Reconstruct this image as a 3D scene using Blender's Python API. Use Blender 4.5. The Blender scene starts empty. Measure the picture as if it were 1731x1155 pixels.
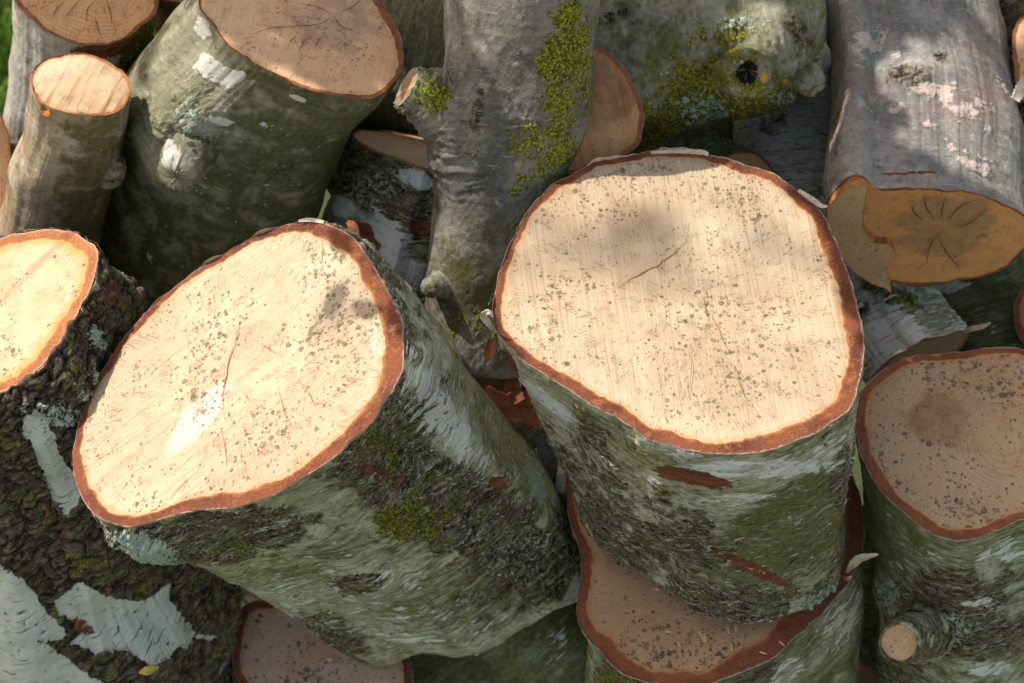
import bpy, math, random
import numpy as np
from mathutils import Vector

# ------------------------------------------------------------------ camera, sky, sun, exposure
SC = bpy.context.scene
COL = SC.collection
PITCH = math.radians(55)
D0 = 1.77
LENS = 85.0
FW = 36.0 / LENS * D0                 # width of the frame at the distance D0
RT = np.array([1.0, 0, 0])
UP = np.array([0, math.sin(PITCH), math.cos(PITCH)])
BK = np.array([0, -math.cos(PITCH), math.sin(PITCH)])
CENTRE = np.array([0, 0, 0.75])       # height of the tops of the big logs above the lawn
CAMP = CENTRE + BK * D0

cam = bpy.data.cameras.new('camera')
cam.lens = LENS; cam.sensor_width = 36; cam.clip_start = 0.05; cam.clip_end = 200
cam.dof.use_dof = True; cam.dof.focus_distance = D0 - 0.005; cam.dof.aperture_fstop = 8.0
co = bpy.data.objects.new('camera', cam); COL.objects.link(co)
co.location = CAMP; co.rotation_euler = (math.pi / 2 - PITCH, 0, 0)
SC.camera = co

SUN = np.array([-0.57, 0.40, 0.74]); SUN /= np.linalg.norm(SUN)
w = bpy.data.worlds.new('World'); SC.world = w; w.use_nodes = True
wn = w.node_tree
sky = wn.nodes.new('ShaderNodeTexSky'); sky.sky_type = 'NISHITA'; sky.sun_disc = False
sky.sun_elevation = math.asin(SUN[2]); sky.sun_rotation = math.atan2(SUN[0], SUN[1])
bg = wn.nodes['Background']; wb = wn.nodes.new('ShaderNodeMixRGB'); wb.blend_type = 'MULTIPLY'; wb.inputs[0].default_value = 1
wb.inputs[2].default_value = (1.27, 0.97, 0.70, 1)      # daylight white balance of the photograph
wn.links.new(sky.outputs[0], wb.inputs[1]); wn.links.new(wb.outputs[0], bg.inputs[0]); bg.inputs[1].default_value = 0.15
sl = bpy.data.lights.new('sun', 'SUN'); sl.energy = 3.3; sl.angle = math.radians(0.53); sl.color = (1, 0.93, 0.84)
so = bpy.data.objects.new('sun', sl); COL.objects.link(so)
so.rotation_euler = Vector(SUN).to_track_quat('Z', 'Y').to_euler(); so.location = (-3, 2, 4)
SC.view_settings.view_transform = 'Standard'; SC.view_settings.look = 'None'
SC.view_settings.exposure = 0.93; SC.view_settings.gamma = 1
SC.view_settings.use_curve_mapping = False
SC.render.engine = 'CYCLES'

# ------------------------------------------------------------------ maths helpers
rnd = random.Random(7)
def nrm(v):
    v = np.asarray(v, float); return v / np.linalg.norm(v)
def C2W(v):                            # (right, up, towards the camera) -> world direction
    return v[0] * RT + v[1] * UP + v[2] * BK
def P(px, py, z=0.0):                  # a point seen at a place of the photo, z metres nearer than D0
    d = D0 - z; k = FW / 1731.0 * d / D0
    return CAMP - BK * d + RT * (px - 865.5) * k + UP * (577.5 - py) * k
def proj(v):
    r = v - CAMP; d = -(r @ BK); k = FW / 1731.0 * d / D0
    return (r @ RT) / k + 865.5, 577.5 - (r @ UP) / k
def onplane(px, py, c, n):
    r = P(px, py, 0) - CAMP; t = ((c - CAMP) @ n) / (r @ n); return CAMP + r * t
_h = np.random.RandomState(3).rand(65536)
def _hash(i, j, k, s):
    return _h[(i * 7349 + j * 19937 + k * 60493 + s * 911) & 65535]
def vnoise(p, s=0):
    p = np.asarray(p, float); f = np.floor(p); i = f.astype(np.int64); t = p - f; t = t * t * (3 - 2 * t)
    r = 0
    for a in (0, 1):
        for b in (0, 1):
            for c in (0, 1):
                wgt = (t[:, 0] if a else 1 - t[:, 0]) * (t[:, 1] if b else 1 - t[:, 1]) * (t[:, 2] if c else 1 - t[:, 2])
                r = r + wgt * _hash(i[:, 0] + a, i[:, 1] + b, i[:, 2] + c, s)
    return r - 0.5
def fbm(p, sc, s=0, o=3):
    r = 0; a = 1.0
    for q in range(o):
        r = r + a * vnoise(p * sc, s + q); sc *= 2.03; a *= 0.5
    return r
def crom(p0, p1, p2, p3, t):
    return 0.5 * ((2 * p1) + (-p0 + p2) * t + (2 * p0 - 5 * p1 + 4 * p2 - p3) * t * t + (-p0 + 3 * p1 - 3 * p2 + p3) * t ** 3)
def closed(pts, n):
    pts = np.array(pts, float); m = len(pts); o = []
    for i in range(m):
        for t in np.linspace(0, 1, 12, endpoint=False):
            o.append(crom(pts[i - 1], pts[i], pts[(i + 1) % m], pts[(i + 2) % m], t))
    o = np.array(o); o2 = np.vstack([o, o[:1]])
    L = np.r_[0, np.cumsum(np.linalg.norm(np.diff(o2, axis=0), axis=1))]
    q = np.linspace(0, L[-1], n, endpoint=False)
    return np.stack([np.interp(q, L, o2[:, c]) for c in range(o2.shape[1])], 1)
def opencr(pts, n):
    pts = np.array(pts, float); m = len(pts)
    e = np.vstack([2 * pts[0] - pts[1], pts, 2 * pts[-1] - pts[-2]]); o = []
    for i in range(m - 1):
        for t in np.linspace(0, 1, 16, endpoint=False):
            o.append(crom(e[i], e[i + 1], e[i + 2], e[i + 3], t))
    o.append(pts[-1]); o = np.array(o)
    L = np.r_[0, np.cumsum(np.linalg.norm(np.diff(o[:, :3], axis=0), axis=1))]
    q = np.linspace(0, L[-1], n)
    return np.stack([np.interp(q, L, o[:, c]) for c in range(o.shape[1])], 1), q
def ell(cx, cy, rx, ry, a=0, n=14):
    a = math.radians(a); r = []
    for i in range(n):
        t = 2 * math.pi * i / n; x = rx * math.cos(t); y = ry * math.sin(t)
        r.append((cx + x * math.cos(a) - y * math.sin(a), cy + x * math.sin(a) + y * math.cos(a)))
    return r

def mesh(name, V, F, mat, parent=None, attrs=None, smooth=True, org=None):
    V = np.asarray(V, float)
    if org is None: org = np.array(parent.location) if parent is not None else np.zeros(3)
    me = bpy.data.meshes.new(name)
    F = np.asarray(F, np.int32)
    me.vertices.add(len(V)); me.vertices.foreach_set('co', (V - org).astype(np.float32).ravel())
    k = F.shape[1]
    me.loops.add(F.size); me.loops.foreach_set('vertex_index', F.ravel())
    me.polygons.add(len(F)); me.polygons.foreach_set('loop_start', np.arange(0, F.size, k, dtype=np.int32))
    me.update(calc_edges=True)
    if smooth: me.polygons.foreach_set('use_smooth', np.ones(len(F), bool))
    for a, d in (attrs or {}).items():
        d = np.asarray(d, np.float32)
        if d.ndim == 2:
            at = me.attributes.new(a, 'FLOAT_VECTOR', 'POINT'); at.data.foreach_set('vector', d.ravel())
        else:
            at = me.attributes.new(a, 'FLOAT', 'POINT'); at.data.foreach_set('value', d)
    me.validate()
    me.materials.append(mat)
    o = bpy.data.objects.new(name, me); COL.objects.link(o)
    if parent is not None: o.parent = parent
    else: o.location = org
    return o
def tag(o, label, cat, group=None, kind=None):
    o['label'] = label; o['category'] = cat
    if group: o['group'] = group
    if kind: o['kind'] = kind
    return o
def thing(name, loc, label, cat, group=None):
    o = bpy.data.objects.new(name, None); COL.objects.link(o); o.location = loc
    o.empty_display_size = 0.02
    return tag(o, label, cat, group)
def wind(V, F, want):                  # turn the faces so that their normals agree with the wanted directions
    a = V[F[:, 0]]; nn = np.cross(V[F[:, 1]] - a, V[F[:, 2]] - a)
    w_ = want[F[:, 0]] if np.ndim(want) == 2 else want
    return F if (nn * w_).sum() > 0 else F[:, ::-1]
def grid(nr, nc, wrap):
    i = np.arange(nr - 1)[:, None]; j = np.arange(nc if wrap else nc - 1)[None, :]; j2 = (j + 1) % nc
    return np.stack([i * nc + j, i * nc + j2, (i + 1) * nc + j2, (i + 1) * nc + j], -1).reshape(-1, 4)

# ------------------------------------------------------------------ node helpers
class NT:
    def __init__(s, name, disp=False):
        s.m = bpy.data.materials.new(name); s.m.use_nodes = True; s.t = s.m.node_tree
        s.t.nodes.clear(); s.out = s.n('OutputMaterial'); s.b = s.n('BsdfPrincipled')
        s.l(s.b.outputs[0], s.out.inputs[0]); s.b.inputs['Roughness'].default_value = 0.8
        s.b.inputs['Specular IOR Level'].default_value = 0.25
        if disp: s.m.displacement_method = 'DISPLACEMENT'
    def n(s, k): return s.t.nodes.new('ShaderNode' + k)
    def l(s, a, b): s.t.links.new(a, b)
    def put(s, sock, v):
        if isinstance(v, bpy.types.NodeSocket): s.l(v, sock)
        elif isinstance(v, (tuple, list)) and sock.type == 'RGBA' and len(v) == 3: sock.default_value = (*v, 1)
        else: sock.default_value = v
    def M(s, op, a, b=None, c=None, cl=False):
        n = s.n('Math'); n.operation = op; n.use_clamp = cl; s.put(n.inputs[0], a)
        if b is not None: s.put(n.inputs[1], b)
        if c is not None: s.put(n.inputs[2], c)
        return n.outputs[0]
    def add(s, a, b): return s.M('ADD', a, b)
    def mul(s, a, b): return s.M('MULTIPLY', a, b)
    def sub(s, a, b): return s.M('SUBTRACT', a, b)
    def mx(s, a, b): return s.M('MAXIMUM', a, b)
    def mix(s, f, a, b):
        n = s.n('MixRGB'); s.put(n.inputs[0], f); s.put(n.inputs[1], a); s.put(n.inputs[2], b); return n.outputs[0]
    def mulc(s, f, a, b):
        n = s.n('MixRGB'); n.blend_type = 'MULTIPLY'; s.put(n.inputs[0], f); s.put(n.inputs[1], a); s.put(n.inputs[2], b); return n.outputs[0]
    def ss(s, v, a, b, lo=0.0, hi=1.0):
        n = s.n('MapRange'); n.interpolation_type = 'SMOOTHSTEP'; s.put(n.inputs[0], v)
        n.inputs[1].default_value = a; n.inputs[2].default_value = b; n.inputs[3].default_value = lo; n.inputs[4].default_value = hi
        return n.outputs[0]
    def lin(s, v, a, b, lo=0.0, hi=1.0):
        n = s.n('MapRange'); s.put(n.inputs[0], v)
        n.inputs[1].default_value = a; n.inputs[2].default_value = b; n.inputs[3].default_value = lo; n.inputs[4].default_value = hi
        return n.outputs[0]
    def at(s, name, vec=False):
        n = s.n('Attribute'); n.attribute_name = name; return n.outputs['Vector' if vec else 'Fac']
    def map(s, v, sc, loc=(0, 0, 0), rot=0.0):
        n = s.n('Mapping'); s.put(n.inputs[0], v); n.inputs[1].default_value = loc; n.inputs[2].default_value = (0, 0, rot); n.inputs[3].default_value = sc
        return n.outputs[0]
    def noise(s, v, sc, det=4, ro=0.55, di=0.0):
        n = s.n('TexNoise'); s.put(n.inputs['Vector'], v); n.inputs['Scale'].default_value = sc
        n.inputs['Detail'].default_value = det; n.inputs['Roughness'].default_value = ro; n.inputs['Distortion'].default_value = di
        return n.outputs[0]
    def noisec(s, v, sc, det=2):
        n = s.n('TexNoise'); s.put(n.inputs['Vector'], v); n.inputs['Scale'].default_value = sc; n.inputs['Detail'].default_value = det
        return n.outputs[1]
    def warp(s, v, sc, amt):
        c = s.noisec(v, sc)
        a = s.n('VectorMath'); a.operation = 'SUBTRACT'; s.l(c, a.inputs[0]); a.inputs[1].default_value = (0.5, 0.5, 0.5)
        b = s.n('VectorMath'); b.operation = 'SCALE'; s.l(a.outputs[0], b.inputs[0]); b.inputs['Scale'].default_value = amt
        d = s.n('VectorMath'); d.operation = 'ADD'; s.put(d.inputs[0], v); s.l(b.outputs[0], d.inputs[1]); return d.outputs[0]
    def vor(s, v, sc, feat='F1', rand=1.0):
        n = s.n('TexVoronoi'); n.feature = feat; s.put(n.inputs['Vector'], v); n.inputs['Scale'].default_value = sc
        n.inputs['Randomness'].default_value = rand
        return n.outputs
    def xyz(s, v):
        n = s.n('SeparateXYZ'); s.put(n.inputs[0], v); return n.outputs
    def comb(s, x, y, z=0.0):
        n = s.n('CombineXYZ'); s.put(n.inputs[0], x); s.put(n.inputs[1], y); s.put(n.inputs[2], z); return n.outputs[0]
    def rgb(s, c):
        n = s.n('SeparateColor'); s.put(n.inputs[0], c); return n.outputs
    def bump(s, h, st, dist=0.001):
        n = s.n('Bump'); s.put(n.inputs['Height'], h); n.inputs['Strength'].default_value = st; n.inputs['Distance'].default_value = dist
        s.l(n.outputs[0], s.b.inputs['Normal'])
    def disp(s, h, sc=1.0):
        n = s.n('Displacement'); s.put(n.inputs['Height'], h); n.inputs['Midlevel'].default_value = 0; n.inputs['Scale'].default_value = sc
        s.l(n.outputs[0], s.out.inputs['Displacement'])

def wood_mat(name, seed=0, cream=(0.44, 0.335, 0.205), pale=(0.51, 0.42, 0.285), edge=(0.46, 0.25, 0.09), edge_w=0.006, edge_k=0.5,
             saw=0, sawk=0.5, sawf=1.0, spots=0.5, spotc=(0.095, 0.078, 0.038), stain=0.3, heart=None, heart_r=0.03, heart_off=(0, 0),
             cracks=0.4, rings=0.15, rough=0.75, whites=0.0, grime=0.0):
    s = NT(name); L = s.at('loc', True); x, y, e = s.xyz(L)
    q = s.comb(x, y, seed * 1.37)
    col = s.mix(s.ss(s.noise(q, 14, 3), 0.3, 0.7), cream, pale)
    col = s.mulc(s.ss(s.noise(q, 35, 4), 0.4, 0.75, 0, 0.35), col, (0.88, 0.74, 0.6))
    # growth rings
    r = s.M('SQRT', s.add(s.mul(x, x), s.mul(y, y)))
    rw = s.add(r, s.mul(s.noise(q, 18, 3), 0.012))
    if rings:
        rr = s.M('SINE', s.mul(s.add(r, s.mul(s.noise(q, 13, 4), 0.03)), 1500)); rr = s.mul(rr, s.ss(s.noise(q, 30, 3), 0.35, 0.65)); col = s.mulc(s.mul(s.ss(rr, -0.2, 1.0), rings), col, (0.72, 0.52, 0.36))
    if heart:
        hx = s.sub(x, heart_off[0]); hy = s.sub(y, heart_off[1])
        hr = s.add(s.M('SQRT', s.add(s.mul(hx, hx), s.mul(hy, hy))), s.mul(s.sub(s.noise(q, 32, 5, 0.65), 0.5), heart_r * 2.2))
        col = s.mix(s.mul(s.ss(hr, heart_r * 1.2, heart_r * 0.8, 0, 0.8), s.ss(s.noise(q, 90, 3), 0.3, 0.6, 0.6, 1)), col, heart)
    # warm band under the bark
    ew = s.add(e, s.mul(s.sub(s.noise(q, 60, 4), 0.5), edge_w * 0.9))
    col = s.mix(s.ss(ew, edge_w, 0.0, 0, edge_k), col, edge)
    # saw marks: thin near-parallel scratches
    sq = s.map(s.warp(q, 9, 0.006), (1, 1, 1), (0, 0, 0), math.radians(saw))
    f1 = s.noise(s.map(sq, (780 * sawf, 8, 1)), 1.0, 4, 0.6)
    f2 = s.noise(s.map(sq, (170 * sawf, 5, 1)), 1.0, 2, 0.5)
    fx = s.mul(s.ss(f1, 0.46, 0.72), s.ss(s.noise(q, 22, 2), 0.3, 0.6, 0.35, 1))
    col = s.mulc(s.mul(fx, sawk), col, (0.55, 0.36, 0.20))
    col = s.mix(s.mul(s.ss(f2, 0.52, 0.72), sawk * 0.22), col, (0.68, 0.58, 0.44))
    # radial medullary flecks / small cracks
    an = s.M('ARCTAN2', y, x)
    pv = s.comb(s.mul(an, 26), s.mul(r, 62), seed * 2.1)
    ck = s.noise(s.map(pv, (1.6, 1.0, 1)), 1.0, 2, 0.4, 0.25)
    ridge = s.M('ABSOLUTE', s.sub(ck, 0.5))
    gate = s.ss(s.noise(s.comb(x, y, seed + 9), 70, 2), 0.50, 0.57)
    ckm = s.mul(s.mul(s.ss(ridge, 0.028, 0.004), gate), s.ss(r, 0.006, 0.02))
    col = s.mix(s.mul(ckm, min(1, cracks * 1.1)), col, (0.30, 0.13, 0.045))
    # pinhead fibres
    tiny = s.noise(s.map(sq, (900, 160, 1)), 1.0, 2, 0.5)
    col = s.mulc(s.ss(tiny, 0.6, 0.72, 0, 0.35), col, (0.5, 0.33, 0.2))
    # soft grey-brown stains
    st = s.ss(s.noise(s.comb(x, y, seed + 4.2), 22, 5, 0.62), 0.52, 0.72, 0, stain)
    col = s.mix(st, col, (0.33, 0.24, 0.14))
    if grime:
        gat = s.at('grime'); gm = s.mul(s.ss(s.add(s.mul(gat, 0.5), s.mul(s.sub(s.noise(s.map(sq, (380, 150, 1)), 1, 4, 0.75), 0.5), 2.6)), 0.45, 0.85, 0, grime), s.ss(gat, 0.05, 0.6))
        col = s.mix(gm, col, (0.17, 0.145, 0.09)); col = s.mix(s.mul(gat, 0.22 * grime), col, (0.25, 0.19, 0.12))
    if whites:
        col = s.mix(s.mul(s.ss(s.add(s.at('bleach'), s.mul(s.sub(f1, 0.5), 1.1)), 0.35, 0.8), whites), col, (0.68, 0.65, 0.58))
    # mildew spots of several sizes
    sm = 0.0
    wq = s.warp(s.comb(x, y, seed * 3.3), 330, 0.0042)
    dens = s.ss(s.noise(s.comb(x, y, seed + 2.7), 16, 3), 0.36, 0.64)
    if grime: dens = s.add(dens, s.mul(s.at('grime'), 0.7))
    for sc, k, lo, am in ((112, 0.58, 0.63, 1.0), (185, 0.58, 0.47, 1.0), (360, 0.9, 0.58, 1.0)):
        vd = s.vor(s.map(wq, (1, 1, 0.001 * sc), (sc * 0.013, sc * 0.007, 0)), sc)
        rc = s.rgb(vd[1])
        th = s.mul(s.mx(s.sub(s.add(rc[0], s.mul(s.sub(dens, 0.55), 0.4)), lo + (0.5 - spots) * 0.6), 0.0), k)
        hit = s.mul(s.ss(s.sub(vd[0], th), 0.035, -0.03), s.ss(th, 0.004, 0.03))
        hit = s.mul(hit, s.lin(rc[1], 0, 1, 0.55, am))
        sm = hit if sm == 0.0 else s.mx(sm, hit)
    sm = s.mul(sm, s.ss(s.noise(q, 500, 2), 0.25, 0.55, 0.45, 1.0))
    sm = s.mul(sm, s.ss(e, 0.0, 0.002))
    col = s.mix(s.mul(sm, 0.9 if spots > 0 else 0), col, spotc)
    s.l(col, s.b.inputs['Base Color'])
    s.b.inputs['Roughness'].default_value = rough
    h = s.add(s.mul(f1, 0.7), s.add(s.mul(f2, 0.5), s.add(s.mul(ckm, -1.2), s.mul(s.noise(q, 900, 2), 0.35))))
    s.bump(h, 0.55, 0.0007)
    return s.m

def rim_mat(name, seed=0, a=(0.20, 0.062, 0.024), b=(0.10, 0.030, 0.017), outer=(0.16, 0.06, 0.05), light=(0.42, 0.17, 0.07), pap=(0.50, 0.37, 0.26)):
    s = NT(name, True); L = s.at('loc', True); x, y, e = s.xyz(L); q = s.comb(x, y, seed * 1.1)
    col = s.mix(s.ss(s.noise(q, 30, 4), 0.35, 0.65), a, b)
    g = s.noise(q, 620, 3, 0.65)
    col = s.mix(s.ss(g, 0.55, 0.72, 0, 0.8), col, light)
    col = s.mix(s.ss(g, 0.44, 0.30, 0, 0.8), col, (0.09, 0.032, 0.018))
    col = s.mix(s.ss(s.noise(q, 55, 5, 0.7), 0.56, 0.68, 0, 0.75), col, (0.10, 0.07, 0.05))
    col = s.mix(s.ss(s.noise(q, 110, 4, 0.7), 0.54, 0.62, 0, 0.5), col, (0.34, 0.13, 0.045))
    # e: 0 at the wood, 1 at the outside
    col = s.mix(s.ss(s.add(e, s.mul(s.sub(g, 0.5), 0.5)), 0.72, 0.95, 0, 0.85), col, outer)
    col = s.mix(s.mul(s.ss(s.add(e, s.mul(s.sub(s.noise(q, 230, 3), 0.5), 0.3)), 0.92, 0.98), 0.55), col, pap)
    col = s.mix(s.ss(s.add(e, s.mul(s.sub(s.noise(q, 150, 3), 0.5), 0.35)), 0.22, 0.0, 0, 0.6), col, (0.42, 0.18, 0.055))
    s.l(col, s.b.inputs['Base Color']); s.b.inputs['Roughness'].default_value = 0.85
    edge = s.mul(s.ss(e, 0, 0.2), s.ss(e, 1.0, 0.85))
    s.disp(s.mul(s.sub(s.add(s.mul(g, 0.6), s.mul(s.noise(q, 260, 3), 0.6)), 0.6), s.mul(edge, 0.0022)))
    return s.m

def bark_mat(name, seed=0, c1=(0.42, 0.44, 0.36), c2=(0.25, 0.27, 0.18), algae=(0.135, 0.140, 0.035), algae2=(0.065, 0.070, 0.016),
             crust1=(0.058, 0.045, 0.028), crust2=(0.19, 0.15, 0.10), mossc=(0.085, 0.12, 0.012), mossy=(0.25, 0.24, 0.025),
             whitec=(0.70, 0.70, 0.66), streak=1.0, flecks=0.6, lent=0.7, crusth=0.006, fine=1.0, lip=(0.60, 0.45, 0.32),
             tint=None, spots=0.0, spotcol=(0.42, 0.46, 0.38), crack=130, wr=0.0, rough=0.85, sk=1.0, mott=0.4, fib=1.0, wst=0.65):
    s = NT(name, True); L = s.at('loc', True); u, v, ff = s.xyz(L)
    q = s.comb(u, v, seed * 1.7)
    qa = s.warp(q, 30, 0.010)
    def th(m, nz, k=0.9, a=0.42, b=0.58): return s.ss(s.add(m, s.mul(s.sub(nz, 0.5), k * 1.7)), a, b)
    nA = s.noise(qa, 16, 5, 0.6); nB = s.noise(qa, 48, 5, 0.62); nC = s.noise(q, 190, 4, 0.6); nD = s.noise(q, 620, 3, 0.6)
    # streaks that run round the trunk
    sw = s.warp(q, 26, 0.012 )
    st = s.noise(s.map(sw, (60 * streak, 520, 1)), 1.0, 4, 0.6)
    st2 = s.noise(s.map(sw, (26 * streak, 190, 1), (3, 1, 0)), 1.0, 4, 0.6)
    k2 = min(1.0, sk); sB = s.add(s.mul(st2, 0.55 * k2), s.mul(nB, 1 - 0.55 * k2))
    col = s.mix(s.ss(s.add(s.mul(nA, 0.5), s.mul(sB, 0.5)), 0.40, 0.60), c1, c2)
    if tint: col = s.mix(s.ss(s.noise(q, 9, 3), 0.45, 0.65, 0, 0.7), col, tint)
    col = s.mulc(s.ss(st, 0.48, 0.70, 0, 0.55 * sk), col, (0.45, 0.45, 0.36))
    col = s.mulc(s.ss(nC, 0.45, 0.68, 0, mott), col, (0.42, 0.40, 0.34))
    col = s.mix(s.ss(s.noise(qa, 90, 4, 0.65), 0.56, 0.68, 0, mott), col, tuple(min(1, c * 1.5) for c in c1))
    fn0 = s.noise(s.map(s.warp(q, 35, 0.01), (200 * streak, 1300, 1), (8, 4, 6)), 1.0, 3, 0.6)
    col = s.mix(s.mul(s.ss(fn0, 0.59, 0.68), 0.45 * k2), col, (0.60, 0.62, 0.56)); col = s.mulc(s.mul(s.ss(fn0, 0.45, 0.35), 0.85 * k2), col, (0.22, 0.20, 0.13))
    # algae film
    al = th(s.at('algae'), sB, 1.6, 0.25, 0.8)
    alc = s.mix(s.ss(nC, 0.35, 0.65), algae, algae2)
    col = s.mix(s.mul(al, 0.88), col, alc)
    # pale flecks of loose paper
    fl = s.noise(s.map(sw, (70 * streak, 430, 1), (7, 3, 1)), 1.0, 4, 0.65)
    flm = s.mul(s.ss(fl, 0.63, 0.68), flecks)
    col = s.mix(flm, col, (0.60, 0.62, 0.57))
    # dark lenticels
    ln = s.noise(s.map(q, (52 * streak, 620, 1), (11, 5, 2)), 1.0, 1, 0.5)
    lnm = s.mul(s.ss(ln, 0.665, 0.70), lent)
    col = s.mix(s.mul(lnm, 0.9), col, (0.075, 0.06, 0.035))
    # white patches
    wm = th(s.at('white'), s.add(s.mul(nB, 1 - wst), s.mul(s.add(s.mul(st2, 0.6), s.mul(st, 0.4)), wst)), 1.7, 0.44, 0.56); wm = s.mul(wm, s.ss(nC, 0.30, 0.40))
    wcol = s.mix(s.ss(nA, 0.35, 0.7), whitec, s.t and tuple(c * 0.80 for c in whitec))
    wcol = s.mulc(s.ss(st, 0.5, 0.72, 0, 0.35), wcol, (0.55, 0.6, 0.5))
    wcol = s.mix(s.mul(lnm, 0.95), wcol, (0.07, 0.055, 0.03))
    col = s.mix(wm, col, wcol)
    if spots:
        sv = s.vor(s.warp(q, 200, 0.003), 170); sr = s.rgb(sv[1])
        sp = s.mul(s.ss(s.sub(sv[0], s.mul(s.mx(s.sub(sr[0], 0.6), 0), 0.7)), 0.04, -0.06), s.ss(s.noise(q, 24, 3), 0.42, 0.6))
        col = s.mix(s.mul(sp, spots), col, spotcol)
    # rough crust
    cm = s.mul(th(s.at('crust'), s.add(s.mul(nA, 0.35), s.mul(nB, 0.65)), 1.3, 0.42, 0.60), s.sub(1.0, s.mul(wm, 0.95)))
    cw = s.warp(s.warp(q, 38, 0.022), 150, 0.006)
    ce = s.vor(s.map(cw, (0.65 - 0.3 * fib, 1.15 + 0.5 * fib, 1)), crack, 'DISTANCE_TO_EDGE')[0]
    ce2 = s.vor(s.map(cw, (0.7 - 0.35 * fib, 1.2 + 0.6 * fib, 1), (0.3, 0.1, 0)), crack * 2.7, 'DISTANCE_TO_EDGE')[0]
    plate = s.ss(ce, 0.0, 0.22); plate2 = s.ss(ce2, 0.0, 0.3)
    cc = s.mix(s.ss(s.add(s.mul(nC, 0.75), s.mul(nD, 0.25)), 0.40, 0.62), crust1, crust2)
    cc = s.mix(s.ss(nB, 0.48, 0.62, 0, 0.8), cc, algae)
    cc = s.mix(s.ss(s.noise(s.comb(u, v, seed + 5), 42, 4), 0.60, 0.68, 0, 0.65), cc, (0.20, 0.10, 0.06))
    cc = s.mulc(s.ss(plate, 0.45, 0.0, 0, 0.85 - 0.35 * fib), cc, (0.16, 0.13, 0.10)); cc = s.mulc(s.ss(plate2, 0.35, 0.0, 0, 0.6 - 0.4 * fib), cc, (0.25, 0.22, 0.18))
    cc = s.mix(s.mul(s.ss(nD, 0.60, 0.70), s.mul(plate, 0.45 - 0.25 * fib)), cc, (0.42, 0.40, 0.33))
    cf = s.noise(s.map(s.warp(s.warp(q, 22, 0.02), 60, 0.010), (62 * streak, 480, 1), (5, 9, 1)), 1.0, 4, 0.62)
    cc = s.mix(s.ss(cf, 0.50, 0.62, 0, 0.55 * fib), cc, (0.20, 0.21, 0.12))
    cc = s.mix(s.mul(s.ss(cf, 0.60, 0.67), 0.8 * flecks), cc, (0.50, 0.50, 0.43))
    cc = s.mulc(s.ss(cf, 0.49, 0.38, 0, 0.92), cc, (0.18, 0.16, 0.13))
    fn = s.noise(s.map(s.warp(q, 50, 0.01), (150 * streak, 1150, 1), (2, 4, 6)), 1.0, 3, 0.6)
    cc = s.mix(s.mul(s.ss(fn, 0.60, 0.68), 0.75 * fib), cc, (0.56, 0.56, 0.50))
    col = s.mix(cm, col, cc)
    # moss: granular
    mv = s.vor(s.warp(q, 300, 0.002), 560); mr = s.rgb(mv[1])
    mm = th(s.at('moss'), s.add(s.mul(nB, 0.5), s.mul(nC, 0.5)), 1.7, 0.38, 0.62)
    mc = s.mix(s.ss(s.add(s.mul(mr[0], 0.5), s.mul(nB, 0.5)), 0.35, 0.65), mossc, mossy)
    mc = s.mulc(s.ss(mv[0], 0.35, 0.65, 0, 0.9), mc, (0.30, 0.3, 0.25))
    col = s.mix(mm, col, mc)
    # pale blue-green lichen crumbs
    lm = th(s.at('lichen'), s.add(s.mul(nC, 0.6), s.mul(nD, 0.4)), 1.7, 0.50, 0.62)
    lc = s.mix(mr[1], (0.27, 0.34, 0.27), (0.42, 0.48, 0.41))
    col = s.mix(lm, col, lc)
    ym = th(s.at('gold'), nC, 1.2, 0.50, 0.60); col = s.mix(ym, col, s.mix(mr[0], (0.60, 0.26, 0.01), (0.45, 0.30, 0.02)))
    # torn places that show the red inner bark
    rm = th(s.at('red'), s.add(s.mul(nC, 0.5), s.mul(st, 0.5)), 0.9, 0.45, 0.55)
    rc = s.mix(s.ss(st2, 0.4, 0.65), (0.22, 0.075, 0.03), (0.11, 0.04, 0.02)); rc = s.mulc(s.ss(nD, 0.5, 0.7, 0, 0.5), rc, (0.4, 0.3, 0.25))
    col = s.mix(rm, col, rc)
    hole = s.at('hole'); col = s.mix(s.ss(s.add(hole, s.mul(s.sub(s.add(s.mul(nC, 0.5), s.mul(nB, 0.5)), 0.5), 1.8)), 0.45, 0.7), col, (0.014, 0.012, 0.007))
    if lip: col = s.mix(s.mul(s.ss(s.add(v, s.mul(s.sub(nC, 0.5), 0.002)), 0.0012, 0.0003), 0.9), col, lip)
    s.l(col, s.b.inputs['Base Color']); s.b.inputs['Roughness'].default_value = rough
    # relief
    base = s.add(s.mul(s.sub(st, 0.5), 0.0016 * fine * sk), s.mul(s.sub(nC, 0.5), 0.0014 * fine))
    base = s.add(base, s.mul(s.sub(st2, 0.5), 0.0022 * fine * sk))
    base = s.add(base, s.mul(s.sub(flm, s.mul(lnm, 0.8)), 0.0006))
    ch = s.add(s.mul(plate, 0.26 - 0.12 * fib), s.add(s.mul(plate2, 0.12 - 0.06 * fib), s.add(s.add(s.mul(nC, 0.55), s.mul(nB, 0.5)), s.add(s.mul(nD, 0.20 - 0.12 * fib), s.mul(cf, 0.35 + 0.5 * fib)))))
    ch = s.mul(s.sub(ch, 0.78 + 0.2 * fib), crusth)
    h = s.add(s.mul(base, s.sub(1.0, s.mul(cm, 0.7))), s.mul(cm, ch))
    h = s.add(h, s.mul(wm, 0.0006))
    h = s.add(h, s.mul(mm, s.add(0.0002, s.mul(s.sub(0.6, mv[0]), 0.0016))))
    h = s.add(h, s.mul(lm, s.mul(nD, 0.0022)))
    h = s.sub(h, s.mul(rm, 0.0013))
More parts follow.
